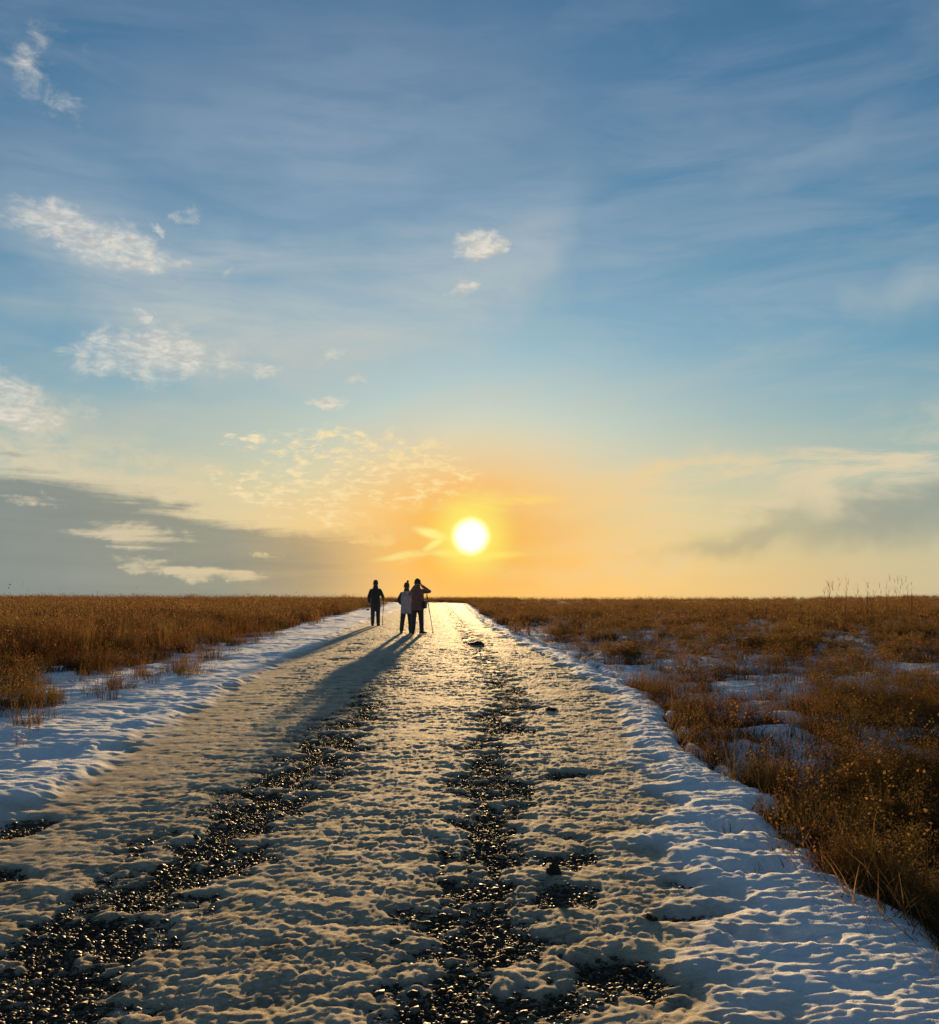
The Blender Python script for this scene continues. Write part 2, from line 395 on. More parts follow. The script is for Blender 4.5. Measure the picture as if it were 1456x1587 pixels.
    pv_r = pr + near_r + 0.25 * np.exp(-(dr / 0.8) ** 2) * sstep(9, 14, y) - 0.1 * sstep(5, 14, dr)
    t_fr = 0.08 * np.tanh(pv_r * 2.5) + (0.016 * lum + 0.012 * cup + 0.008 * rip) * sstep(0, 0.2, pv_r) - 0.01
    wfr = sstep(0.0, 0.12, dr - wob * 1.2)
    t = np.where(dr > -0.3, t * (1 - wfr) + t_fr * wfr, t)
    dl = xg - x
    pv_l = fbm(x / 1.7 + 15, y / 2.3, 4, 73, 0.55) + 0.62 - 0.30 * np.clip(dl, 0, 9) * np.interp(y, [8, 14, 22, 40], [0.2, 0.4, 0.9, 1.6])
    t_fl = 0.06 * np.tanh(pv_l * 2.5) + (0.018 * lum + 0.012 * cup + 0.010 * rip) * sstep(0, 0.2, pv_l)
    wfl = sstep(-0.3, 0.5, dl)
    t = t * (1 - wfl) + t_fl * wfl
    for px, py, rx, ry, dp in DENTS:
        near_d = (np.abs(x - px) < 4 * rx) & (np.abs(y - py) < 4 * ry)
        if not near_d.any(): continue
        xs_, ys_ = x[near_d], y[near_d]
        ux = (xs_ - px) / rx + 0.55 * fbm(xs_ / (rx * 1.1), ys_ / (ry * 1.1), 3, 101); uy = (ys_ - py) / ry + 0.55 * fbm(xs_ / (rx * 1.1) + 31, ys_ / (ry * 1.1), 3, 102)
        q = ux ** 2 + uy ** 2
        t[near_d] += -0.75 * dp * np.exp(-q ** 1.5) + 0.004 * np.exp(-((np.sqrt(q) - 1.3) / 0.3) ** 2)
    t = t - 0.10 * sstep(112, 130, y)
    bare_d = np.clip(bare, 0, 1) * (1 - wR) * (1 - wL)
    return t, dirt, bare_d

# ------------------------------------------------------------------ mesh helpers
def mesh_obj(name, verts, faces, mat=None, parent=None, smooth=True, link=True):
    me = bpy.data.meshes.new(name)
    if isinstance(verts, np.ndarray) and isinstance(faces, np.ndarray):
        nv, nf, k = len(verts), len(faces), faces.shape[1]
        me.vertices.add(nv); me.vertices.foreach_set('co', np.ascontiguousarray(verts, np.float32).ravel())
        me.loops.add(nf * k); me.loops.foreach_set('vertex_index', np.ascontiguousarray(faces, np.int32).ravel())
        me.polygons.add(nf); me.polygons.foreach_set('loop_start', np.arange(0, nf * k, k, dtype=np.int32))
        me.update(calc_edges=True)
    else:
        me.from_pydata(verts, [], faces)
    if smooth: me.polygons.foreach_set('use_smooth', np.ones(len(me.polygons), bool))
    if mat: me.materials.append(mat)
    o = bpy.data.objects.new(name, me)
    if link: COL.objects.link(o)
    if parent: o.parent = parent
    return o

def tag(o, label=None, cat=None, group=None, kind=None):
    if label: o['label'] = label
    if cat: o['category'] = cat
    if group: o['group'] = group
    if kind: o['kind'] = kind
    return o

def grid_faces(nr, nc):
    i = np.arange(nr - 1)[:, None] * nc + np.arange(nc - 1)[None, :]
    return np.stack([i, i + 1, i + nc + 1, i + nc], -1).reshape(-1, 4)

def fan(y0, y1, nc, step, minstep, half):
    ys = [y0]
    while ys[-1] < y1: ys.append(ys[-1] + max(minstep, step * ys[-1]))
    ys = np.array(ys)
    s = np.linspace(-1, 1, nc); u = s * (0.42 + 0.58 * s * s)
    Y = np.repeat(ys[:, None], nc, 1)
    X = u[None, :] * half(ys)[:, None]
    return X, Y

def attr(me, name, vals):
    a = me.attributes.new(name, 'FLOAT', 'POINT'); a.data.foreach_set('value', np.ascontiguousarray(vals, np.float32))

# ------------------------------------------------------------------ materials
def material(name):
    m = bpy.data.materials.new(name); m.use_nodes = True
    N = NT(m.node_tree)
    return m, N, N.n['Principled BSDF'], N.n['Material Output']

def bump(N, h, strength, dist, normal=None):
    b = N.new('ShaderNodeBump'); b.inputs['Strength'].default_value = strength; b.inputs['Distance'].default_value = dist
    N.put(b.inputs['Height'], h)
    if normal is not None: N.put(b.inputs['Normal'], normal)
    return b.outputs[0]

def pos(N):
    return N.new('ShaderNodeNewGeometry').outputs['Position']

def mat_snow():
    m, N, p, out = material('snow')
    P = pos(N)
    d = N.new('ShaderNodeAttribute'); d.attribute_name = 'dirt'; d = d.outputs['Fac']
    th = N.new('ShaderNodeAttribute'); th.attribute_name = 'thick'; th = th.outputs['Fac']
    n1 = N.noise(P, 3.5, 6, 0.6); n2 = N.noise(P, 38, 5, 0.65); n3 = N.noise(P, 260, 3, 0.7)
    clean = N.mix(N.mapr(n2, 0.3, 0.7), (0.80, 0.84, 0.88, 1), (0.88, 0.89, 0.90, 1))
    icy = N.ramp(N.math('ADD', N.math('MULTIPLY', n1, 0.55), N.math('MULTIPLY', n2, 0.45)), [(0.32, (0.22, 0.175, 0.12)), (0.5, (0.48, 0.41, 0.30)), (0.70, (0.68, 0.605, 0.47))])
    icy = N.mix(N.mapr(th, 0.03, 0.0, 0.0, 0.75), icy, (0.13, 0.115, 0.09, 1))           # thin ice lets the gravel show through
    grit = N.math('MAXIMUM', N.mapr(N.noise(P, 110, 2, 0.6), 0.59, 0.68), N.mapr(N.noise(P, 36, 4, 0.7), 0.62, 0.72))
    icy = N.mix(N.math('MULTIPLY', grit, 0.55), icy, (0.08, 0.065, 0.05, 1))
    col = N.mix(d, clean, icy)
    N.put(p.inputs['Base Color'], col)
    N.put(p.inputs['Roughness'], N.math('ADD', N.math('SUBTRACT', 0.85, N.math('MULTIPLY', d, 0.08)), N.math('MULTIPLY', N.math('SUBTRACT', n2, 0.5), 0.3)))
    p.inputs['Specular IOR Level'].default_value = 0.0022
    p.inputs['Subsurface Weight'].default_value = 0.5
    p.inputs['Subsurface Radius'].default_value = (1.0, 0.75, 0.55)
    N.put(p.inputs['Subsurface Scale'], N.math('ADD', 0.016, N.math('MULTIPLY', d, -0.002)))
    n4 = N.noise(P, 95, 3, 0.65)
    N.put(p.inputs['Normal'], bump(N, n3, 0.9, 0.009, bump(N, n4, 0.7, 0.012, bump(N, n2, 0.6, 0.025))))
    return m

def mat_soil(name, dark, light, scale=6.0):
    m, N, p, out = material(name)
    P = pos(N)
    n1 = N.noise(P, scale, 8, 0.65); n2 = N.noise(P, scale * 12, 4, 0.6)
    N.put(p.inputs['Base Color'], N.mix(N.mapr(N.math('ADD', N.math('MULTIPLY', n1, 0.6), N.math('MULTIPLY', n2, 0.4)), 0.35, 0.65), dark, light))
    p.inputs['Roughness'].default_value = 0.9
    N.put(p.inputs['Normal'], bump(N, n2, 0.8, 0.03, bump(N, n1, 0.6, 0.08)))
    return m

def mat_gravel_bed():
    m, N, p, out = material('wet_gravel_bed')
    P = pos(N)
    v = N.new('ShaderNodeTexVoronoi', feature='F1'); v.inputs['Scale'].default_value = 55; N.put(v.inputs['Vector'], P)
    n = N.noise(P, 5, 5, 0.6)
    p.inputs['Specular IOR Level'].default_value = 0.12
    c = N.ramp(v.outputs['Color'], [(0, (0.014, 0.010, 0.006)), (0.6, (0.038, 0.028, 0.018)), (1, (0.09, 0.07, 0.046))])
    N.put(p.inputs['Base Color'], N.mix(N.mapr(n, 0.4, 0.7), c, (0.05, 0.032, 0.018, 1)))
    N.put(p.inputs['Roughness'], N.mapr(n, 0.3, 0.7, 0.7, 0.9))
    h = N.math('SUBTRACT', 1.0, v.outputs['Distance'])
    N.put(p.inputs['Normal'], bump(N, h, 0.9, 0.02))
    return m

def mat_pebble():
    m, N, p, out = material('wet_pebble')
    g = N.new('ShaderNodeNewGeometry')
    rnd = g.outputs['Random Per Island']
    c = N.ramp(rnd, [(0, (0.018, 0.013, 0.009)), (0.4, (0.045, 0.034, 0.023)), (0.8, (0.085, 0.067, 0.047)), (1, (0.19, 0.165, 0.125))])
    n = N.noise(g.outputs['Position'], 140, 3, 0.6)
    N.put(p.inputs['Base Color'], N.mix(N.mapr(n, 0.3, 0.7, 0, 0.5), c, (0.03, 0.024, 0.018, 1)))
    N.put(p.inputs['Roughness'], N.mapr(n, 0.3, 0.7, 0.50, 0.9)); p.inputs['Specular IOR Level'].default_value = 0.15
    return m

# ------------------------------------------------------------------ ground, road bed, snow
M_SNOW = mat_snow()
M_SOIL = mat_soil('dead_grass_soil', (0.035, 0.022, 0.012, 1), (0.11, 0.065, 0.03, 1))
X, Y = fan(-2.0, 3200.0, 220, 0.035, 0.06, lambda y: 7 + 0.75 * np.abs(y))
Z = base_h(X, Y)
ground = tag(mesh_obj('ground', np.stack([X, Y, Z], -1).reshape(-1, 3), grid_faces(*X.shape), M_SOIL), kind='structure')

# road bed between the verges
ys = np.concatenate([np.arange(-2, 30, 0.12), np.arange(30, 150, 0.4)])
s = np.linspace(0, 1, 40)
Xr = X_LEFT(ys)[:, None] - 0.3 + s[None, :] * (X_RIGHT(ys) - 0.05 - X_LEFT(ys) + 0.3)[:, None]
Yr = np.repeat(ys[:, None], 40, 1)
Zr = base_h(Xr, Yr) + 0.008 + 0.006 * fbm(Xr / 0.2, Yr / 0.2, 3, 91)
road = tag(mesh_obj('road', np.stack([Xr, Yr, Zr], -1).reshape(-1, 3), grid_faces(*Xr.shape), mat_gravel_bed()), kind='structure')

X, Y = fan(1.3, 150.0, 660, 0.0040, 0.0085, lambda y: 2.7 + 0.54 * y)
T, DI, BA = snow_fields(X, Y)
T = np.clip(T, -0.05, None)
Z = base_h(X, Y) + 0.008 + T
snow = mesh_obj('snow', np.stack([X, Y, Z], -1).reshape(-1, 3), grid_faces(*X.shape), M_SNOW)
attr(snow.data, 'dirt', DI.ravel()); attr(snow.data, 'thick', T.ravel())
tag(snow, 'rippled old snow and grey ice lying over the track and its verges', 'snow', kind='stuff')

# ------------------------------------------------------------------ pebbles showing where the ice has worn through
def icosphere():
    bm = bmesh.new(); bmesh.ops.create_icosphere(bm, subdivisions=1, radius=1.0)
    v = np.array([q.co[:] for q in bm.verts]); f = np.array([[q.index for q in p.verts] for p in bm.faces]); bm.free()
    return v, f
def pebbles(n_try=170000, keep=34000):
    v0, f0 = icosphere()
    u = RNG.random(n_try); y = 2.2 * (16 / 2.2) ** u                         # even in log distance: finest where nearest
    x = RNG.uniform(-2.9, 1.3, n_try)
    t, d, b = snow_fields(x, y)
    ok = np.where((t < 0.012) & (t > -0.05) & (d > 0.3))[0][:keep]
    x, y, t = x[ok], y[ok], t[ok]; n = len(ok)
    r = 0.0050 * np.exp(RNG.normal(0, 0.55, n)) + 0.0010 * np.sqrt(y / 4)
    r = np.clip(r * 0.85, 0.003, 0.024)
    sc3 = np.stack([r * RNG.uniform(0.9, 1.6, n), r * RNG.uniform(0.8, 1.2, n), r * RNG.uniform(0.5, 0.9, n)], -1)
    an = RNG.uniform(0, 2 * np.pi, n); til = RNG.normal(0, 0.25, n)
    vv = v0[None] * (1 + RNG.normal(0, 0.13, (n, len(v0), 1)))
    vv = vv * sc3[:, None, :]
    c, s_ = np.cos(an)[:, None], np.sin(an)[:, None]
    vx = vv[..., 0] * c - vv[..., 1] * s_; vy = vv[..., 0] * s_ + vv[..., 1] * c; vz = vv[..., 2] + vx * til[:, None]
    z = base_h(x, y) + 0.010 + np.clip(t, 0, 0.02) * 0.6 + r * 0.2
    V = np.stack([vx + x[:, None], vy + y[:, None], vz + z[:, None]], -1).reshape(-1, 3)
    F = (f0[None] + (np.arange(n) * len(v0))[:, None, None]).reshape(-1, 3)
    o = mesh_obj('gravel', V, F, mat_pebble(), smooth=False)
    tag(o, 'dark wet gravel showing through the ice in the wheel tracks', 'gravel', kind='stuff')
pebbles()

# ------------------------------------------------------------------ dry plants
def mat_dry(name, c0, c1, c2, trans=0.5):
    m = bpy.data.materials.new(name); m.use_nodes = True
    N = NT(m.node_tree); N.n.remove(N.n['Principled BSDF']); out = N.n['Material Output']
    oi = N.new('ShaderNodeObjectInfo'); g = N.new('ShaderNodeNewGeometry')
    mixv = N.math('FRACT', N.math('ADD', oi.outputs['Random'], N.math('MULTIPLY', g.outputs['Random Per Island'], 0.45)))
    c = N.ramp(mixv, [(0, c0), (0.5, c1), (1, c2)])
    hue = N.noise(g.outputs['Position'], 0.55, 3, 0.6)                      # drifts of different species
    c = N.mix(N.mapr(hue, 0.46, 0.62, 0.0, 0.65), c, (c1[0] * 0.95, c1[0] * 0.72, c1[0] * 0.26, 1))
    c = N.mix(N.mapr(hue, 0.44, 0.32, 0.0, 0.6), c, (c0[0] * 0.8, c0[0] * 0.45, c0[0] * 0.26, 1))
    d = N.new('ShaderNodeBsdfDiffuse'); t = N.new('ShaderNodeBsdfTranslucent'); mx = N.new('ShaderNodeMixShader')
    N.put(d.inputs[0], c); N.put(t.inputs[0], c); mx.inputs[0].default_value = trans
    N.l.new(d.outputs[0], mx.inputs[1]); N.l.new(t.outputs[0], mx.inputs[2]); N.l.new(mx.outputs[0], out.inputs[0])
    return m
M_RUST = mat_dry('rust_grass', (0.045, 0.019, 0.008), (0.090, 0.040, 0.016), (0.155, 0.080, 0.034))
M_TAN = mat_dry('tan_grass', (0.05, 0.027, 0.013), (0.10, 0.055, 0.027), (0.19, 0.115, 0.06))
M_FORB = mat_dry('amber_seed_heads', (0.045, 0.023, 0.010), (0.085, 0.046, 0.019), (0.17, 0.10, 0.044), 0.4)
M_BROWN = mat_dry('brown_tufts', (0.045, 0.024, 0.010), (0.085, 0.045, 0.018), (0.15, 0.085, 0.035), 0.35)
M_STEM = mat_dry('dark_stems', (0.03, 0.015, 0.008), (0.06, 0.03, 0.014), (0.10, 0.052, 0.025), 0.2)

class Blades:
    def __init__(self): self.v = []; self.f = []; self.m = []
    def blade(self, p, az, length, lean, bend, width, segs=3, mi=0):
        p = np.array(p, float); d = np.array([math.cos(az), math.sin(az), 0]); side = np.array([-math.sin(az), math.cos(az), 0])
        tw = random.uniform(-0.8, 0.8); side = side * math.cos(tw) + d * math.sin(tw)
        b = len(self.v); th = lean
        for k in range(segs + 1):
            w = width * (1 - (k / segs) ** 1.6 * 0.92)
            self.v.append(p - side * w / 2); self.v.append(p + side * w / 2)
            p = p + (d * math.sin(th) + np.array([0, 0, 1]) * math.cos(th)) * length / segs
            th += bend / segs
        for k in range(segs):
            i = b + 2 * k; self.f.append((i, i + 1, i + 3, i + 2)); self.m.append(mi)
        return p, th
    def leaf(self, p, size, mi=1):
        n = np.random.default_rng(len(self.v)).normal(size=3); n /= np.linalg.norm(n) + 1e-9
        t = np.cross(n, [0.3, 0.5, 0.8]); t /= np.linalg.norm(t) + 1e-9; u = np.cross(n, t)
        b = len(self.v); p = np.array(p, float)
        for a, c in ((-1, -0.5), (0.1, -0.7), (1, 0.1), (-0.2, 0.8)): self.v.append(p + (t * a + u * c) * size)
        self.f.append((b, b + 1, b + 2, b + 3)); self.m.append(mi)
    def mesh(self, name, mats):
        me = bpy.data.meshes.new(name); me.from_pydata([tuple(q) for q in self.v], [], self.f)
        for m in mats: me.materials.append(m)
        me.polygons.foreach_set('material_index', self.m)
        return me

def proto_bunch(n, h, spread, width, heads=0.25):
    """upright prairie bunch grass"""
    B = Blades()
    for i in range(n):
        r = spread * math.sqrt(random.random()); a = random.uniform(0, 2 * math.pi)
        L = h * random.uniform(0.45, 1.0)
        e, th = B.blade((r * math.cos(a), r * math.sin(a), -0.02), random.uniform(0, 2 * math.pi), L, random.uniform(0.0, 0.28), random.uniform(0.1, 0.75), width * random.uniform(0.7, 1.3))
        if random.random() < heads:
            for k in range(5):
                B.leaf(e + np.array([random.gauss(0, 0.012), random.gauss(0, 0.012), -0.02 * k]), width * random.uniform(1.0, 1.9))
    return B
def proto_forb(nst, h, spread, leaf, per):
    """bushy dead forb: forked stems under a domed mass of small seed heads"""
    B = Blades()
    for i in range(nst):
        r = spread * 0.35 * math.sqrt(random.random()); a = random.uniform(0, 2 * math.pi)
        L = h * random.uniform(0.6, 1.0); lean = random.uniform(0.05, 0.55)
        e, th = B.blade((r * math.cos(a), r * math.sin(a), -0.02), a, L * 0.7, lean * 0.6, 0.15, 0.006, 2)
        for k in range(random.randint(3, 5)):
            e2, th2 = B.blade(e - np.array([0, 0, random.uniform(0, L * 0.25)]), a + random.gauss(0, 1.2), L * random.uniform(0.2, 0.4), lean + random.uniform(-0.1, 0.6), 0.2, 0.004, 2)
            for q in range(per):
                B.leaf(e2 + np.array([random.gauss(0, 0.030), random.gauss(0, 0.030), random.gauss(-0.012, 0.03)]), leaf * random.choice((0.5, 0.7, 0.9, 1.1, 1.35)))
    return B
def proto_mat(n, h, spread, width):
    """low flattened tangle"""
    B = Blades()
    for i in range(n):
        r = spread * math.sqrt(random.random()); a = random.uniform(0, 2 * math.pi)
        B.blade((r * math.cos(a), r * math.sin(a), -0.01), random.uniform(0, 2 * math.pi), h * random.uniform(0.5, 1.4), random.uniform(0.3, 1.1), random.uniform(0.3, 1.1), width * random.uniform(0.6, 1.3))
    return B
def proto_stalk(h):
    B = Blades()
    for i in range(random.randint(1, 3)):
        e, th = B.blade((random.gauss(0, 0.05), random.gauss(0, 0.05), -0.02), random.uniform(0, 6.28), h * random.uniform(0.7, 1), random.uniform(0, 0.14), random.uniform(0, 0.25), 0.032, 5)
        for k in range(random.randint(3, 6)):
            f = random.uniform(0.45, 0.95)
            B.blade(e * f, random.uniform(0, 6.28), h * random.uniform(0.08, 0.22), random.uniform(0.3, 0.7), -0.3, 0.016, 3)
        for k in range(3): B.leaf(e + np.array([random.gauss(0, 0.03), random.gauss(0, 0.03), random.uniform(-0.10, 0.03)]), 0.016)
    return B

def proto_collection(name, builders, mats):
    c = bpy.data.collections.new(name)
    for i, b in enumerate(builders):
        c.objects.link(bpy.data.objects.new(name, b.mesh(name, mats)))
    return c
C_TALL = proto_collection('tall_grass_clump', [proto_bunch(60, random.uniform(0.60, 0.85), 0.22, 0.0075, 0.2) for _ in range(5)], [M_RUST, M_TAN])
C_FARG = proto_collection('far_grass_clump', [proto_bunch(44, random.uniform(0.62, 0.9), 0.42, 0.016, 0.15) for _ in range(5)], [M_RUST, M_TAN])
C_FORB = proto_collection('forb_clump', [proto_forb(random.randint(9, 14), random.uniform(0.24, 0.46), 0.4, 0.0046, 24) for _ in range(6)], [M_STEM, M_FORB])
C_FARF = proto_collection('far_forb_clump', [proto_forb(random.randint(9, 12), random.uniform(0.32, 0.5), 0.5, 0.011, 14) for _ in range(5)], [M_STEM, M_FORB])
C_MAT = proto_collection('low_tangle', [proto_mat(60, random.uniform(0.14, 0.24), 0.24, 0.0055) for _ in range(5)], [M_TAN, M_TAN])
C_SPRIG = proto_collection('thin_tuft', [proto_bunch(random.randint(26, 54), random.uniform(0.20, 0.48), random.uniform(0.07, 0.18), 0.0055, 0.3) for _ in range(7)], [M_BROWN, M_RUST])

def scatter(name, coll, x, y, scale, label, cat, sink=0.0, zoff=None):
    n = len(x)
    z = base_h(x, y) - sink
    if zoff is not None: z = z + zoff
    me = bpy.data.meshes.new(name); me.vertices.add(n)
    me.vertices.foreach_set('co', np.stack([x, y, z], -1).astype(np.float32).ravel())
    rot = np.stack([RNG.normal(0, 0.07, n), RNG.normal(0, 0.07, n), RNG.uniform(0, 2 * np.pi, n)], -1)
    a = me.attributes.new('rot', 'FLOAT_VECTOR', 'POINT'); a.data.foreach_set('vector', rot.astype(np.float32).ravel())
    sc3 = np.stack([scale * RNG.uniform(0.85, 1.2, n), scale * RNG.uniform(0.85, 1.2, n), scale * RNG.uniform(0.75, 1.2, n)], -1)
    a = me.attributes.new('scl', 'FLOAT_VECTOR', 'POINT'); a.data.foreach_set('vector', sc3.astype(np.float32).ravel())
    a = me.attributes.new('pick', 'INT', 'POINT'); a.data.foreach_set('value', RNG.integers(0, len(coll.objects), n).astype(np.int32))
    o = bpy.data.objects.new(name, me); COL.objects.link(o)
    ng = bpy.data.node_groups.new(name, 'GeometryNodeTree')
    ng.interface.new_socket('Geometry', in_out='INPUT', socket_type='NodeSocketGeometry')
    ng.interface.new_socket('Geometry', in_out='OUTPUT', socket_type='NodeSocketGeometry')
    gi, go = ng.nodes.new('NodeGroupInput'), ng.nodes.new('NodeGroupOutput')
    ci = ng.nodes.new('GeometryNodeCollectionInfo'); ci.inputs['Collection'].default_value = coll
    ci.inputs['Separate Children'].default_value = True; ci.inputs['Reset Children'].default_value = True
    ip = ng.nodes.new('GeometryNodeInstanceOnPoints'); ip.inputs['Pick Instance'].default_value = True
    def named(nm, dt):
        q = ng.nodes.new('GeometryNodeInputNamedAttribute'); q.data_type = dt; q.inputs['Name'].default_value = nm
        return q.outputs['Attribute']
    L = ng.links.new
    L(gi.outputs[0], ip.inputs['Points']); L(ci.outputs[0], ip.inputs['Instance'])
    L(named('pick', 'INT'), ip.inputs['Instance Index'])
    er = ng.nodes.new('FunctionNodeEulerToRotation'); L(named('rot', 'FLOAT_VECTOR'), er.inputs[0]); L(er.outputs[0], ip.inputs['Rotation'])
    L(named('scl', 'FLOAT_VECTOR'), ip.inputs['Scale']); L(ip.outputs[0], go.inputs[0])
    o.modifiers.new('scatter', 'NODES').node_group = ng
    tag(o, label, cat, kind='stuff')
    return o

def sample(n, ymin, ymax, side):
    """points in the view fan, density falling with distance"""
    y = ymin * (ymax / ymin) ** RNG.random(n) if ymin > 0 else RNG.uniform(ymin, ymax, n)
    half = 2.7 + 0.56 * y
    if side > 0: x0, x1 = X_RIGHT(y) + 0.02, half
    else: x0, x1 = -half, X_GRASS(y) + 0.9
    x = x0 + RNG.random(n) * np.maximum(x1 - x0, 0.01)
    return x, y

def left_density(x, y):
    """0 on open snow, 1 in the standing grass"""
    d = X_GRASS(y) - x + 0.7 * fbm(x / 1.6, y / 2.4, 3, 81)
    return sstep(0.3, 3.2, d * np.interp(y, [6, 12, 17, 21, 27, 40], [0.10, 0.13, 0.28, 0.55, 1.0, 1.5])), d

# left field: standing rust grass, thinning to tufts over the snow
x, y = sample(9000, 9, 45, -1); w, d = left_density(x, y)
k = RNG.random(len(x)) < w ** 1.3 * 0.95
scatter('tall_grass', C_TALL, x[k], y[k], RNG.uniform(0.65, 1.15, k.sum()) * (0.95 + 0.35 * fbm(x[k] / 3, y[k] / 4, 2, 89)), 'tall rust brown grass standing along the left of the track', 'grass')
x, y = sample(15000, 36, 170, -1); w, d = left_density(x, y)
k = RNG.random(len(x)) < w
scatter('tall_grass', C_FARG, x[k], y[k], RNG.uniform(0.65, 1.1, k.sum()) * (0.95 + 0.3 * fbm(x[k] / 6, y[k] / 9, 2, 88)), 'far rust brown grass on the left up to the skyline', 'grass')
x, y = sample(13000, 6, 40, -1); w, d = left_density(x, y)
k = RNG.random(len(x)) < (0.03 + 0.9 * sstep(-0.20, 0.25, fbm(x / 1.0, y / 1.8, 3, 83))) * sstep(-0.5, 1.2, d) * (1 - 0.6 * w)
scatter('thin_grass', C_SPRIG, x[k], y[k], RNG.uniform(0.5, 1.2, k.sum()), 'thin reddish grass stems poking through the snow on the left', 'grass', zoff=np.clip(snow_fields(x[k], y[k])[0], 0, 1) * 0.7)
x, y = sample(5000, 9, 40, -1); w, d = left_density(x, y)
k = RNG.random(len(x)) < w * 0.8
scatter('low_grass', C_MAT, x[k], y[k], RNG.uniform(0.7, 1.3, k.sum()), 'low tangled tan grass under the left field', 'grass')
x, y = sample(800, 13, 40, -1); w, d = left_density(x, y)
k = (RNG.random(len(x)) < w * 0.8) & (fbm(x / 2.2, y / 2.6, 2, 84) > 0.1)
scatter('dead_forbs', C_FORB, x[k], y[k], RNG.uniform(0.9, 1.4, k.sum()), 'bushy golden dead plants among the left grass', 'plants')

# right field: bushy amber forbs over a tangle, snow showing in the gaps
x, y = sample(7200, 3.2, 28, 1)
sn = snow_fields(x, y)[0]; f = fbm(x / 1.3, y / 1.6, 3, 85)
k = RNG.random(len(x)) < (1 - sstep(18, 28, y)) * np.where(sn > 0.010, 0.05, 0.95) * sstep(-0.40, 0.10, f + 0.6 * fbm(x / 0.45, y / 0.6, 2, 95))
scatter('dead_forbs', C_FORB, x[k], y[k], RNG.uniform(0.45, 0.95, k.sum()) * np.interp(x[k] - X_RIGHT(y[k]), [0, 0.6, 2], [0.7, 1.0, 1.0]), 'bushy amber dead plants on the right beside the snow bank', 'plants')
x, y = sample(8000, 3.2, 30, 1)
sn = snow_fields(x, y)[0]
k = RNG.random(len(x)) < np.where(sn > 0.010, 0.06, 0.7)
scatter('low_grass', C_MAT, x[k], y[k], RNG.uniform(0.7, 1.4, k.sum()), 'low tangled tan grass under the right field', 'grass')
x, y = sample(5200, 3.4, 34, 1)
k = RNG.random(len(x)) < np.where(snow_fields(x, y)[0] > 0.010, 0.28, 0.5)
scatter('thin_grass', C_SPRIG, x[k], y[k], RNG.uniform(0.6, 1.3, k.sum()), 'thin reddish stems scattered through the right field', 'grass')
x, y = sample(13500, 14, 75, 1)
sn = snow_fields(x, y)[0]; f = fbm(x / 3.2, y / 4.6, 3, 86)
k = RNG.random(len(x)) < sstep(14, 26, y) * np.where(sn > 0.010, 0.04, 0.9) * sstep(-0.4, 0.15, f + 0.5 * fbm(x / 1.1, y / 1.6, 2, 96))
scatter('dead_forbs', C_FARF, x[k], y[k], RNG.uniform(0.5, 0.9, k.sum()), 'bushy amber dead plants in the middle of the right field', 'plants')
x, y = sample(15000, 30, 170, 1)
f = fbm(x / 7, y / 10, 3, 87)
k = RNG.random(len(x)) < sstep(28, 62, y) * (0.25 + 0.75 * sstep(-0.3, 0.2, f))
scatter('tall_grass', C_FARG, x[k], y[k], RNG.uniform(0.5, 0.85, k.sum()), 'far rust brown grass on the right up to the skyline', 'grass')
# beyond the bend the grass closes the view
n = 2500; y = RNG.uniform(112, 165, n); x = RNG.uniform(-30, 6, n)
k = (x > X_RIGHT(y) + 0.3) | (x < X_LEFT(y) - 1.0)
scatter('tall_grass', C_FARG, x[k], y[k], RNG.uniform(0.55, 0.8, k.sum()), 'far grass closing the view where the track bends away', 'grass')

# ------------------------------------------------------------------ people
def cloth(name, col, rough=0.85, sheen=0.4):
    m, N, p, out = material(name)
    P = N.new('ShaderNodeTexCoord').outputs['Object']
    n = N.noise(P, 9, 5, 0.6); f = N.noise(P, 160, 2, 0.5)
    N.put(p.inputs['Base Color'], N.mix(N.mapr(n, 0.3, 0.7), tuple(c * 0.75 for c in col) + (1,), tuple(min(1, c * 1.2) for c in col) + (1,)))
    p.inputs['Roughness'].default_value = rough; p.inputs['Sheen Weight'].default_value = sheen
    N.put(p.inputs['Normal'], bump(N, f, 0.3, 0.003, bump(N, n, 0.5, 0.03)))
    return m
M_SKIN = cloth('skin', (0.42, 0.25, 0.18), 0.55, 0.0)
M_BLACK = cloth('black_fabric', (0.018, 0.017, 0.017))
M_TROUSER = cloth('charcoal_fabric', (0.030, 0.027, 0.026))
M_BLUEGREY = cloth('blue_grey_fabric', (0.27, 0.30, 0.35))
M_MAROON = cloth('maroon_fabric', (0.15, 0.065, 0.052))
M_BOOT = cloth('boot_leather', (0.02, 0.016, 0.013), 0.6, 0.0)
M_KNIT = cloth('dark_knit', (0.035, 0.028, 0.026))
M_DARKHAIR = cloth('dark_hair', (0.025, 0.017, 0.012), 0.6, 0.0)
def plain(name, col, rough, metal=0.0):
    m, N, p, out = material(name)
    n = N.noise(pos(N), 60, 3, 0.6)
    N.put(p.inputs['Base Color'], N.mix(N.mapr(n, 0.3, 0.7), tuple(c * 0.8 for c in col) + (1,), col + (1,)))
    N.put(p.inputs['Roughness'], N.mapr(n, 0.3, 0.7, rough * 0.85, rough * 1.15)); p.inputs['Metallic'].default_value = metal
    return m
M_ALU = plain('anodised_tube', (0.10, 0.10, 0.11), 0.4, 0.8)
M_RUBBER = plain('black_rubber', (0.02, 0.02, 0.02), 0.7)
M_CHROME = plain('bright_metal', (0.85, 0.85, 0.84), 0.18, 1.0)
M_GLASS = plain('dark_lens_glass', (0.02, 0.025, 0.03), 0.06)
M_WHITE = plain('white_eye', (0.7, 0.68, 0.64), 0.3)

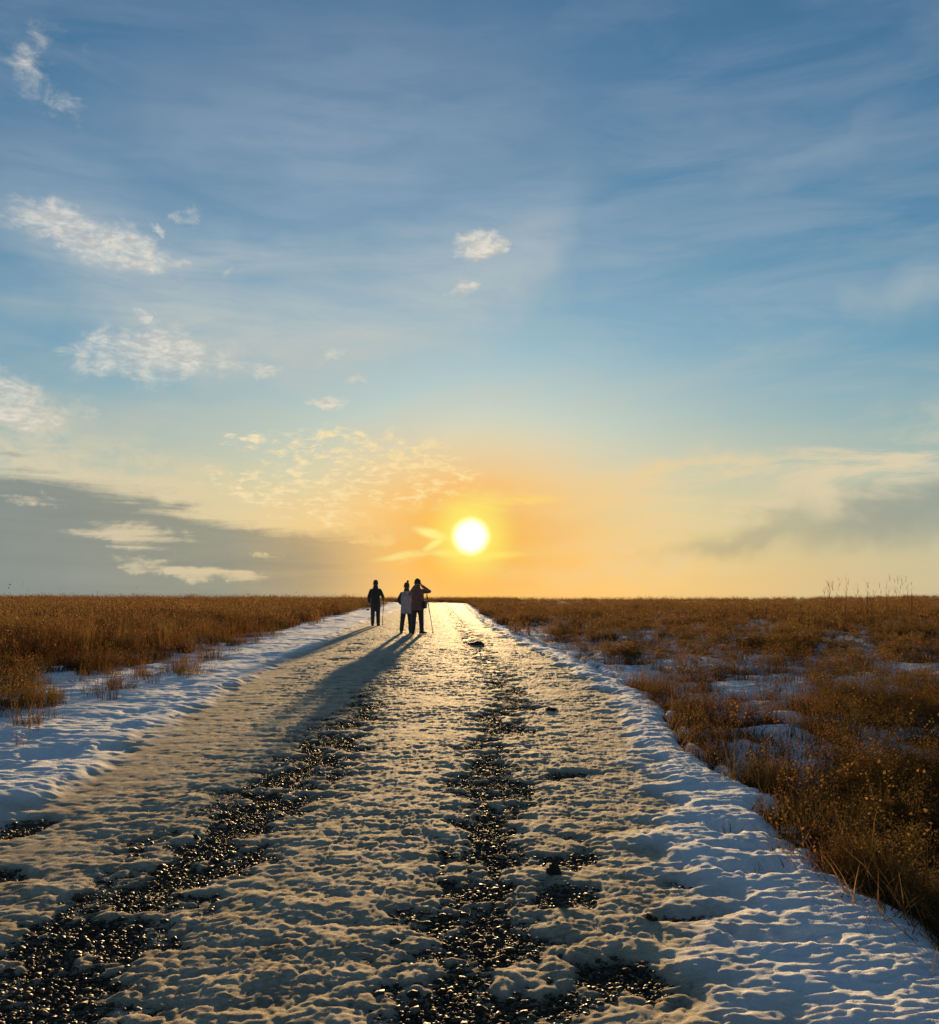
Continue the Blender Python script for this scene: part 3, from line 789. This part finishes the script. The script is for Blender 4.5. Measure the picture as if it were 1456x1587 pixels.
class Build:
    """rings lofted into closed tubes, all in one bmesh"""
    def __init__(self): self.bm = bmesh.new()
    def loft(self, rings):
        bm = self.bm; prev = None; first = None
        for r in rings:
            cur = [bm.verts.new(q) for q in r]
            if prev:
                for i in range(len(cur)): bm.faces.new((prev[i], prev[(i + 1) % len(cur)], cur[(i + 1) % len(cur)], cur[i]))
            else: first = cur
            prev = cur
        bm.faces.new(list(reversed(first))); bm.faces.new(prev)
        return self
    def stack(self, levels, n=16, ex=2.3):
        """horizontal rings: (z, cx, cy, rx, ry)"""
        rings = []
        for z, cx_, cy_, rx, ry in levels:
            r = []
            for i in range(n):
                t = 2 * math.pi * i / n; c, s_ = math.cos(t), math.sin(t)
                r.append((cx_ + rx * math.copysign(abs(c) ** (2 / ex), c), cy_ + ry * math.copysign(abs(s_) ** (2 / ex), s_), z))
            rings.append(r)
        return self.loft(rings)
    def limb(self, pts, radii, n=10, flat=1.0):
        pts = [Vector(p) for p in pts]; rings = []
        ref = Vector((0.31, 0.17, 0.93)) if abs((pts[-1] - pts[0]).normalized().z) < 0.8 else Vector((0, 1, 0.05))
        for k, p in enumerate(pts):
            t = (pts[min(k + 1, len(pts) - 1)] - pts[max(k - 1, 0)]).normalized()
            a = t.cross(ref).normalized(); b = t.cross(a).normalized()
            rings.append([tuple(p + a * radii[k] * math.cos(2 * math.pi * i / n) + b * radii[k] * flat * math.sin(2 * math.pi * i / n)) for i in range(n)])
        return self.loft(rings)
    def ball(self, c, r, sub=2):
        m = Matrix.Translation(c) @ Matrix.Diagonal((*r, 1.0)) if hasattr(r, '__len__') else Matrix.Translation(c) @ Matrix.Diagonal((r, r, r, 1.0))
        bmesh.ops.create_icosphere(self.bm, subdivisions=sub, radius=1.0, matrix=m); return self
    def box(self, c, size, rot=None, bev=0.0):
        m = Matrix.Translation(c) @ (rot.to_4x4() if rot else Matrix.Identity(4)) @ Matrix.Diagonal((*size, 1.0))
        r = bmesh.ops.create_cube(self.bm, size=1.0, matrix=m)
        if bev: bmesh.ops.bevel(self.bm, geom=list({e for v in r['verts'] for e in v.link_edges}), offset=bev, segments=2, affect='EDGES', profile=0.6)
        return self
    def done(self, name, mat, parent=None, remesh=None, smooth=6, loc=None):
        bmesh.ops.recalc_face_normals(self.bm, faces=self.bm.faces)
        me = bpy.data.meshes.new(name); self.bm.to_mesh(me); self.bm.free()
        if remesh:
            tmp = bpy.data.objects.new(name, me); COL.objects.link(tmp)
            r = tmp.modifiers.new('r', 'REMESH'); r.mode = 'VOXEL'; r.voxel_size = remesh
            if smooth: q = tmp.modifiers.new('s', 'SMOOTH'); q.factor = 0.5; q.iterations = smooth
            dg = bpy.context.evaluated_depsgraph_get()
            me2 = bpy.data.meshes.new_from_object(tmp.evaluated_get(dg))
            bpy.data.objects.remove(tmp); bpy.data.meshes.remove(me); me = me2; me.name = name
            me.materials.clear()
        me.polygons.foreach_set('use_smooth', np.ones(len(me.polygons), bool))
        me.materials.append(mat)
        o = bpy.data.objects.new(name, me); COL.objects.link(o)
        if parent: o.parent = parent
        if loc: o.location = loc
        return o

def lerp3(a, b, t): return tuple(a[i] + (b[i] - a[i]) * t for i in range(3))

def hand(B, wrist, d, side, curl, s=1.0):
    """palm, four fingers and a thumb; d = direction of the hand, side = direction of the thumb"""
    w = Vector(wrist); d = Vector(d).normalized(); sd = Vector(side); sd = (sd - d * sd.dot(d)).normalized(); nrm = d.cross(sd).normalized()
    B.limb([w - d * 0.02, w + d * 0.03 * s, w + d * 0.085 * s], [0.026 * s, 0.038 * s, 0.036 * s], 10, 0.5)
    for i, L in enumerate((0.070, 0.078, 0.073, 0.058)):
        b = w + d * 0.085 * s + sd * (0.027 - 0.018 * i) * s
        p = [b - d * 0.02]; dd = d.copy()
        for k in range(4):
            p.append(p[-1] + dd * (0.02 if k == 0 else L * s / 3.0))
            dd = (Matrix.Rotation(curl, 3, sd) @ dd)
        B.limb(p, [0.009 * s, 0.0092 * s, 0.0088 * s, 0.0082 * s, 0.007 * s], 8)
    b = w + d * 0.025 * s + sd * 0.026 * s
    td = (d * 0.7 + sd * 0.75).normalized(); p = [b - sd * 0.012]
    for k in range(3):
        p.append(p[-1] + td * 0.028 * s); td = (Matrix.Rotation(curl * 0.5, 3, sd.cross(nrm)) @ td + d * 0.12).normalized()
    B.limb(p, [0.012 * s, 0.0115 * s, 0.0105 * s, 0.008 * s], 8)

def person(name, loc, rotz, H, J, look, jacket, sleeve_mat, hem, headgear, label, girth=1.0):
    """J: joints in metres for a 1.75 m figure facing +Y; k scales to the real height"""
    root = bpy.data.objects.new('person', None); COL.objects.link(root)
    root.empty_display_size = 0.3; root.location = loc; root.rotation_euler = (0, 0, rotz)
    tag(root, label, 'person', 'people walking on the snowy track')
    k = H / 1.75
    S = lambda p: tuple(q * k for q in p)
    g = girth
    # ---- body: one continuous surface
    B = Build()
    B.stack([(0.84 * k, 0, 0, .13 * k, .09 * k), (0.95 * k, 0, 0, .15 * k, .10 * k), (1.08 * k, 0, 0, .13 * k, .09 * k), (1.25 * k, 0, 0.0, .15 * k, .10 * k), (1.38 * k, 0, 0, .17 * k, .09 * k), (1.46 * k, 0, 0, .09 * k, .065 * k)])
    B.limb([S((0, 0, 1.40)), S((0, 0.005, 1.50)), S((0, 0.015, 1.58))], [.062 * k, .056 * k, .055 * k], 12)
    hc = Vector(S((0, 0.02, 1.635)))
    R_ = Matrix.Rotation(look[0], 3, 'Z') @ Matrix.Rotation(look[1], 3, 'X') @ Matrix.Rotation(look[2], 3, 'Y')
    hp = lambda v: tuple(hc + R_ @ (Vector(v) * k))
    B.ball(hp((0, 0, 0.005)), (.080 * k, .098 * k, .112 * k), 3)
    B.ball(hp((0, 0.035, -0.06)), (.055 * k, .055 * k, .055 * k), 2)              # jaw
    B.limb([hp((0, 0.085, 0.02)), hp((0, 0.108, -0.018)), hp((0, 0.092, -0.03))], [.009 * k, .015 * k, .010 * k], 8)   # nose
    B.limb([hp((-0.022, 0.083, -0.058)), hp((0, 0.091, -0.058)), hp((0.022, 0.083, -0.058))], [.006 * k, .009 * k, .006 * k], 8)  # mouth
    for s_ in (-1, 1):
        B.ball(hp((s_ * 0.078, -0.005, -0.005)), (.011 * k, .02 * k, .031 * k), 2)     # ear
        a = 'L' if s_ < 0 else 'R'
        sh, elb, wr = S(J['sh' + a]), S(J['el' + a]), S(J['wr' + a])
        B.limb([S((s_ * 0.08, 0, 1.37)), sh, lerp3(sh, elb, 0.5), elb, lerp3(elb, wr, 0.4), wr], [.055 * k, .055 * k, .047 * k, .040 * k, .038 * k, .027 * k], 10)
        hand(B, wr, J['hd' + a], J['th' + a], J['curl' + a], k)
        hip, kn, an = S(J['hip' + a]), S(J['kn' + a]), S(J['an' + a])
        B.limb([hip, lerp3(hip, kn, 0.5), kn, lerp3(kn, an, 0.35), an, (an[0], an[1] + 0.02, an[2] - 0.05 * k)], [.085 * k, .072 * k, .054 * k, .052 * k, .036 * k, .035 * k], 12)
    body = B.done('body', M_SKIN, root, 0.0075, 3)
    for s_ in (-1, 1):
        E = Build().ball(hp((s_ * 0.032, 0.080, 0.012)), .011 * k, 2).done('eye', M_WHITE, body)
    # ---- jacket
    B = Build()
    lv = [(hem * k, 0, -0.01, .185 * g, .135 * g), (hem * k + 0.05, 0, -0.008, .190 * g, .138 * g), (0.98 * k, 0, -0.004, .178 * g, .128 * g), (1.10 * k, 0, 0, .172 * g, .122 * g),
          (1.22 * k, 0, 0.0, .186 * g, .128 * g), (1.31 * k, 0, 0.0, .188 * g, .122 * g), (1.38 * k, 0, 0, .165 * g, .11 * g), (1.44 * k, 0, 0.002, .118, .092), (1.49 * k, 0, 0.005, .092, .086), (1.54 * k, 0, 0.01, .084, .084)]
    B.stack([(z, a * k, b * k, c * k, d * k) for z, a, b, c, d in lv], 20)
    def sleeve(B, a, ext=1.0):
        sh, elb, wr = S(J['sh' + a]), S(J['el' + a]), S(J['wr' + a])
        inn = S((J['sh' + a][0] * 0.6, 0, 1.37))
        B.limb([inn, sh, lerp3(sh, elb, 0.35), lerp3(sh, elb, 0.72), elb, lerp3(elb, wr, 0.35), lerp3(elb, wr, 0.9), lerp3(elb, wr, 0.97)],
               [q * k * ext for q in (.070, .076, .072, .067, .065, .059, .049, .046)], 12)
        return B
    for a in 'LR': sleeve(B, a)
    jk = B.done('jacket', jacket, root, 0.012, 5)
    if sleeve_mat:
        for a in 'LR': sleeve(Build(), a, 1.07).done('sleeve', sleeve_mat, jk, 0.012, 3)
    C = Build(); C.stack([(1.46 * k, 0, 0.002 * k, .104 * k, .092 * k), (1.54 * k, 0, 0.008 * k, .090 * k, .090 * k), (1.575 * k, 0, 0.01 * k, .082 * k, .084 * k)], 18)
    C.done('collar', sleeve_mat or jacket, jk, 0.012, 2)
    hb = Build(); hb.stack([((hem - 0.012) * k, 0, -0.01 * k, .188 * g * k, .138 * g * k), ((hem + 0.02) * k, 0, -0.01 * k, .196 * g * k, .145 * g * k), ((hem + 0.03) * k, 0, -0.01 * k, .186 * g * k, .136 * g * k)], 20)
    hb.done('hem', jacket, jk)
    # ---- trousers and boots
    B = Build()
    B.stack([(0.78 * k, 0, 0, .15 * k, .105 * k), (0.88 * k, 0, 0, .168 * k, .118 * k), (1.0 * k, 0, 0, .152 * k, .108 * k)], 18)
    for a in 'LR':
        hip, kn, an = S(J['hip' + a]), S(J['kn' + a]), S(J['an' + a])
        B.limb([(hip[0], hip[1], hip[2] + .02), lerp3(hip, kn, 0.35), lerp3(hip, kn, 0.8), kn, lerp3(kn, an, 0.3), lerp3(kn, an, 0.7), lerp3(kn, an, 0.98)],
               [q * k for q in (.104, .102, .088, .082, .080, .074, .072)], 14)
    B.done('trousers', M_TROUSER, root, 0.012, 4)
    for a in 'LR':
        an = S(J['an' + a]); ft = J['ft' + a]
        c, s_ = math.cos(ft), math.sin(ft)
        def fp(fwd, up, lat=0.0): return (an[0] + s_ * fwd + c * lat, an[1] + c * fwd - s_ * lat, an[2] + up)
        z0 = -J['an' + a][2] * k + 0.0
        B = Build()
        B.limb([fp(-0.01, 0.10), fp(-0.005, 0.0), fp(0.0, -0.045)], [.058 * k, .054 * k, .052 * k], 12)
        rings = []
        for fwd, w, h in ((-0.085, .030, .05), (-0.07, .040, .075), (-0.02, .045, .10), (0.05, .047, .085), (0.11, .051, .060), (0.16, .046, .050), (0.192, .026, .034)):
            rings.append([fp(fwd * k, J.get('lift' + a, 0) - J['an' + a][2] * k + (0.0 if q < 0 else h * k) + max(0, (fwd - 0.1)) * 0.15, lt * w * k) for q, lt in ((-1, -1), (-1, 0), (-1, 1), (0.8, 1), (1, 0.55), (1, -0.55), (0.8, -1))])
        B.loft(rings)
        bt = B.done('boot', M_BOOT, root, 0.009, 3)
    headgear(root, hp, k)
    return root, k

def beanie(mat, pom=None):
    def f(root, hp, k):
        B = Build(); rings = []
        for z, r in ((-0.045, .100), (0.0, .106), (0.05, .105), (0.088, .094), (0.116, .072), (0.134, .044), (0.140, .012)):
            rings.append([hp((r * 0.9 * math.cos(t), r * 1.05 * math.sin(t) - 0.008 - 0.02 * max(0, z), z + 0.006 * math.sin(t))) for t in [2 * math.pi * i / 20 for i in range(20)]])
        hat = B.loft(rings).done('hat', mat, root)
        B = Build(); rings = []
        for z, r in ((-0.050, .104), (-0.047, .112), (-0.008, .115), (0.005, .108)):
            rings.append([hp((r * 0.9 * math.cos(t), r * 1.05 * math.sin(t) - 0.008, z + 0.006 * math.sin(t))) for t in [2 * math.pi * i / 20 for i in range(20)]])
        B.loft(rings).done('hat_cuff', mat, hat)
        if pom:
            B = Build(); rr = random.Random(4)
            for i in range(50):
                a, b = rr.uniform(0, 6.28), math.acos(rr.uniform(-1, 1))
                B.ball(hp((pom[0] + 0.03 * math.sin(b) * math.cos(a), pom[1] + 0.03 * math.sin(b) * math.sin(a), pom[2] + 0.03 * math.cos(b))), .014 * k, 1)
            B.done('pompom', mat, hat)
    return f
def hair_cap(mat, hatmat=None):
    """thick dark hair standing out round the head"""
    def f(root, hp, k):
        B = Build(); rr = random.Random(9)
        for i in range(90):
            a = rr.uniform(0, 6.28); u = rr.uniform(-0.25, 1.0)
            q = math.sqrt(max(0, 1 - u * u)); d = (q * math.cos(a), q * math.sin(a), u)
            if d[1] > 0.45 and d[2] < 0.55: continue
            B.ball(hp((d[0] * .083, d[1] * .098 - 0.006, 0.012 + d[2] * .108)), .026 * k * rr.uniform(0.9, 1.5), 1)
        B.ball(hp((0, -0.012, 0.02)), (.082 * k, .092 * k, .106 * k), 2)
        B.done('hair', mat, root, 0.010, 2)
    return f

def gz(x, y):
    xx, yy = np.array([x]), np.array([y])
    return float(base_h(xx, yy)[0] + 0.008 + max(snow_fields(xx, yy)[0][0], 0.0))

walk = dict(shL=(-.165, 0, 1.365), shR=(.165, 0, 1.365), hipL=(-.09, 0, .90), hipR=(.09, 0, .90), ftL=-0.12, ftR=0.15)
# -- the lone walker in black, pole in the right hand
J1 = dict(walk, elL=(-.255, -.03, 1.12), wrL=(-.245, .06, .89), hdL=(0.02, .15, -1), thL=(0.2, 1, 0), curlL=0.42,
          elR=(.285, -.06, 1.13), wrR=(.30, .13, 1.02), hdR=(0, 1, -.25), thR=(-.2, .2, 1), curlR=0.75,
          knL=(-.105, .03, .49), anL=(-.10, -.05, .085), knR=(.095, .06, .49), anR=(.10, .10, .085))
p1 = (-3.72, 40.4)
r1, k1 = person('walker', (p1[0], p1[1], gz(*p1)), 0.0, 1.80, J1, (0.05, -0.12, 0.0), M_BLACK, None, 0.84, beanie(M_BLACK),
                'person in black jacket and cap walking alone with a pole', 1.0)
# -- left one of the pair: blue grey coat, bobble hat
J2 = dict(walk, elL=(-.285, .0, 1.13), wrL=(-.20, .16, 1.02), hdL=(.75, .6, -.2), thL=(0, .3, 1), curlL=0.5,
          elR=(.25, .05, 1.12), wrR=(.16, .20, 1.03), hdR=(-.7, .6, -.1), thR=(0, .3, 1), curlR=0.5,
          knL=(-.145, .03, .47), anL=(-.175, -.02, .085), knR=(.125, .05, .47), anR=(.13, .07, .085), ftL=-0.2, ftR=0.1)
p2 = (-2.07, 33.6)
r2, k2 = person('companion', (p2[0], p2[1], gz(*p2)), -0.1, 1.66, J2, (-0.25, -0.05, 0.06), M_BLUEGREY, M_KNIT, 0.70, beanie(M_KNIT, (0.04, -0.035, 0.170)),
                'person in pale blue grey coat and bobble hat standing close beside a companion', 1.10)
# -- right one of the pair: maroon jacket, both hands raised to the eyes
J3 = dict(walk, elL=(-.26, .20, 1.24), wrL=(-.075, .225, 1.545), hdL=(.30, .0, .95), thL=(.2, -1, .1), curlL=0.5,
          elR=(.40, .10, 1.34), wrR=(.135, .215, 1.545), hdR=(-.55, .05, .8), thR=(-.2, -1, .1), curlR=0.5,
          knL=(-.115, .03, .48), anL=(-.135, -.02, .085), knR=(.125, .02, .48), anR=(.145, -.04, .085), ftL=-0.1, ftR=1.0)
p3 = (-1.68, 32.9)
r3, k3 = person('viewer', (p3[0], p3[1], gz(*p3)), 0.05, 1.75, J3, (0.05, 0.06, 0.0), M_MAROON, None, 0.76, hair_cap(M_DARKHAIR),
                'person in maroon jacket raising both hands to the face', 1.12)

def at(root, p, k):
    return root.matrix_basis @ (Vector(p) * k)

def walking_pole(top, foot, label):
    top, foot = Vector(top), Vector(foot)
    e_ = bpy.data.objects.new('walking_pole', None); COL.objects.link(e_); e_.location = foot
    tag(e_, label, 'walking pole', 'walking poles')
    u = top - foot; n = u.normalized()
    sh = Build().limb([(0, 0, 0), tuple(u * 0.55), tuple(u * 0.56), tuple(u * 0.9)], [.009, .012, .014, .014], 10).done('shaft', M_ALU, e_)
    Build().limb([tuple(u * 0.545), tuple(u * 0.585)], [.018, .018], 10).done('clamp', M_RUBBER, sh)
    Build().limb([tuple(u * 0.89), tuple(u * 0.92), tuple(u * 0.96), tuple(u * 0.985), tuple(u)], [.017, .021, .019, .022, .016], 12).done('grip', M_RUBBER, e_)
    Build().limb([tuple(n * 0.055), tuple(n * 0.06), tuple(n * 0.07)], [.045, .045, .012], 14).done('basket', M_RUBBER, e_)
    Build().limb([(0, 0, -0.005), tuple(n * 0.03), tuple(n * 0.05)], [.003, .006, .009], 8).done('tip', M_CHROME, e_)
    return e_
bpy.context.view_layer.update()
h1 = at(r1, (.30, .225, 1.02), k1)
f1 = (p1[0] + 0.27, p1[1] + 0.05); walking_pole(h1 + Vector((0, 0, .06)), (*f1, gz(*f1) - 0.01), 'thin pole in the right hand of the black jacketed walker')
f3 = (p3[0] + 0.50, p3[1] + 0.30); f3t = at(r3, (.30, .05, 1.26), k3)
walking_pole(f3t, (*f3, gz(*f3) - 0.01), 'thin pole hanging at the side of the person with raised hands')

# -- binoculars at the viewer's eyes
bn = bpy.data.objects.new('binoculars', None); COL.objects.link(bn)
bn.location = at(r3, (0.0, .150, 1.652), k3); bn.rotation_euler = (0, 0, r3.rotation_euler.z)
tag(bn, 'black binoculars held to the eyes of the person in maroon', 'binoculars')
for s_ in (-1, 1):
    b_ = Build().limb([(s_ * .033, -.03, 0), (s_ * .033, .03, 0), (s_ * .040, .05, 0), (s_ * .042, .13, 0)], [.018, .020, .027, .030], 14).done('barrel', M_RUBBER, bn)
    Build().limb([(s_ * .042, .128, 0), (s_ * .042, .134, 0)], [.026, .025], 14).done('lens', M_GLASS, b_)
    Build().limb([(s_ * .033, -.048, 0), (s_ * .033, -.028, 0)], [.020, .018], 14).done('eyecup', M_RUBBER, b_)
Build().box((0, .03, 0), (.06, .05, .022), None, .005).done('bridge', M_RUBBER, bn)
Build().limb([(0, .0, .012), (0, .05, .012)], [.011, .011], 12).done('focus_wheel', M_RUBBER, bn)

# -- dark bag on the viewer's right hip with its strap
bg_ = bpy.data.objects.new('shoulder_bag', None); COL.objects.link(bg_)
bg_.location = at(r3, (.235, -.02, .80), k3); bg_.rotation_euler = (0, 0, 1.35)
tag(bg_, 'dark bag hanging at the hip of the person in maroon', 'bag')
pb = Build().box((0, 0, .13), (.26, .10, .25), None, .025).done('pouch', M_BLACK, bg_)
Build().box((0, -.052, .20), (.25, .015, .13), None, .006).done('flap', M_BLACK, pb)
sp = [(-.02, 0.06, .25), (-.03, .11, .40), (-.02, .16, .56), (0, .10, .64), (.04, .06, .56), (.04, .05, .40), (.02, .04, .25)]
Build().limb(sp, [.014] * 7, 8, 0.4).done('strap', M_BLACK, bg_)

# -- small camera hanging from the lone walker's left hand
cmr = bpy.data.objects.new('camera_on_strap', None); COL.objects.link(cmr)
cmr.location = at(r1, (-.30, .09, .60), k1); cmr.rotation_euler = (0, 0, 0.3)
tag(cmr, 'small camera with bright metal dangling from the hand of the black jacketed walker', 'camera')
cb = Build().box((0, 0, .03), (.115, .04, .075), None, .010).done('camera_body', M_RUBBER, cmr)
Build().box((.0, 0, .072), (.05, .032, .02), None, .006).done('viewfinder', M_CHROME, cb)
ln = Build().limb([(0, -.018, .03), (0, -.05, .028), (0, -.075, .026)], [.030, .031, .028], 16).done('lens', M_CHROME, cmr)
Build().limb([(0, -.073, .026), (0, -.078, .026)], [.024, .022], 14).done('front_glass', M_GLASS, ln)
tp = Vector((.055, -.01, .235 * k1))
Build().limb([(-.057, 0, .05), (-.03, 0, .15), tuple(tp), (.06, 0, .15), (.057, 0, .05)], [.006] * 5, 8, 0.4).done('strap', M_BLACK, cmr)

# ------------------------------------------------------------------ single plants and clods one can point to
def plant(name, B, mats, loc, rz, label, cat, group, parts=('stems', 'seed_heads')):
    e_ = bpy.data.objects.new(name, None); COL.objects.link(e_); e_.location = loc; e_.rotation_euler = (0, 0, rz)
    tag(e_, label, cat, group)
    for mi, pn in enumerate(parts):
        f = [q for q, m in zip(B.f, B.m) if m == mi]
        if not f: continue
        used = sorted({i for q in f for i in q}); mp = {o: n for n, o in enumerate(used)}
        mesh_obj(pn, [tuple(B.v[i]) for i in used], [tuple(mp[i] for i in q) for q in f], mats[mi], e_, smooth=False)['kind'] = 'stuff'
    return e_
def zs(x, y): return gz(x, y) - 0.01
TUFTS = [  # x, y, height, blades, label
    (-4.52, 12.82, 0.62, 60, 'tallest feathery red brown tuft standing on the left snow apron'),
    (-4.18, 9.90, 0.26, 22, 'small dry tuft on the left snow nearest the picture edge'),
    (-3.97, 9.15, 0.20, 14, 'tiny sprig low on the left snow just above the footprints'),
    (-4.40, 10.9, 0.34, 30, 'dry grass tuft on left snow between the sprig and the tall tuft'),
    (-4.79, 17.0, 0.50, 60, 'bushy brown tuft at the edge of the left snow in mid distance'),
    (-5.05, 20.5, 0.50, 70, 'broad dark tuft leaning over the left snow edge'),
    (-5.55, 26.5, 0.48, 70, 'rounded brown tuft at the left snow edge below the walker'),
    (-4.6, 14.9, 0.38, 36, 'thin reddish tuft just behind the tallest tuft on left snow')]
for x, y, h, n, lab in TUFTS:
    plant('grass_tuft', proto_bunch(n, h, 0.05 + 0.16 * h, 0.005, 0.35), (M_BROWN, M_RUST), (x, y, zs(x, y)), random.uniform(0, 6), lab, 'grass tuft', 'tufts standing on the left snow')
SPRIGS = [(1.55, 6.15, 0.13, 'short dark sprig in the upper melt hollow of the right snow bank'), (1.46, 5.28, 0.11, 'short dark sprig in the lower melt hollow of the right snow bank'),
          (1.66, 3.78, 0.07, 'tiny green brown sprig low in the right snow bank corner'), (1.83, 4.52, 0.12, 'short stems at the outer lip of the right snow bank'),
          (1.98, 7.3, 0.13, 'small sprig on the right snow bank beside the dark bushes')]
for x, y, h, lab in SPRIGS:
    plant('snow_sprig', proto_bunch(11, h, 0.06, 0.0035, 0.0), (M_STEM, M_STEM), (x, y, zs(x, y)), random.uniform(0, 6), lab, 'sprig', 'sprigs in the right snow bank')
BUSHES = [(2.15, 9.3, 0.9, 'dark brown bush bulging over the snow bank edge'), (2.55, 12.6, 0.9, 'brown bush at the right snow edge beyond the bulging one'),
          (2.62, 7.9, 0.85, 'amber seed head bush in the right hollow'), (4.6, 12.4, 1.15, 'golden rounded bush on snow in the right field'),
          (3.7, 10.4, 1.0, 'domed amber bush behind the right snow bank among snow patches'), (2.35, 5.9, 0.8, 'dark bush down in the hollow at the right edge')]
for x, y, s_, lab in BUSHES:
    b = plant('dry_bush', proto_forb(20, 0.44, 0.6, 0.0048, 28), (M_STEM, M_FORB), (x, y, float(base_h(np.array([x]), np.array([y]))[0]) - 0.02), random.uniform(0, 6), lab, 'bush', 'dry bushes beside the right snow bank')
    b.scale = (s_, s_, s_)
for i in range(13):
    x = 15.6 + 4.2 * (i / 12.0) ** 0.85 + random.gauss(0, 0.18); y = 46 + random.uniform(-1.5, 2.5)
    plant('tall_stalk', proto_stalk(random.uniform(1.65, 1.95) + 0.2 * (i == 11)), (M_STEM, M_FORB), (x, y, float(base_h(np.array([x]), np.array([y]))[0])), random.uniform(0, 6),
          {0: 'leftmost weed stalk of the row rising above the right skyline', 11: 'tallest weed stalk of the row rising above the right skyline', 12: 'rightmost weed stalk of the row rising above the right skyline'}.get(i, 'bare weed stalk inside the row rising above the right skyline'), 'weed stalk', 'tall stalks on the right skyline', ('stalk', 'seed_heads'))

M_MUD = mat_soil('frozen_mud', (0.02, 0.013, 0.008, 1), (0.06, 0.04, 0.025, 1), 30)
def clod(x, y, r, hgt, label, seed):
    bm = bmesh.new(); bmesh.ops.create_icosphere(bm, subdivisions=4, radius=1.0)
    co = np.array([v.co[:] for v in bm.verts])
    d = 1 + 0.6 * fbm(co[:, 0] * 1.6 + co[:, 2] * 1.1 + seed, co[:, 1] * 1.6 - co[:, 2], 4, seed)
    for v, q in zip(bm.verts, d): v.co = Vector((v.co.x * r * q, v.co.y * r * 0.7 * q, max(v.co.z, -0.35) * hgt * q))
    me = bpy.data.meshes.new('mud_clod'); bm.to_mesh(me); bm.free(); me.materials.append(M_MUD)
    o = bpy.data.objects.new('mud_clod', me); COL.objects.link(o); o.location = (x, y, gz(x, y) - hgt * 0.05)
    tag(o, label, 'mud clod', 'dark clods on the track')
clod(0.20, 26.5, 0.15, 0.10, 'largest dark clod far up the track below the pole', 11)
clod(0.05, 26.9, 0.11, 0.05, 'dark lump close beside the largest clod', 12)
clod(0.96, 12.1, 0.07, 0.035, 'dark clod on the right half of the track in mid distance', 13)
clod(0.42, 5.22, 0.035, 0.05, 'upright dark clod beside the gravel strip near the camera', 14)
clod(0.78, 4.5, 0.03, 0.022, 'small dark stone at the foot of the right snow bank', 15)
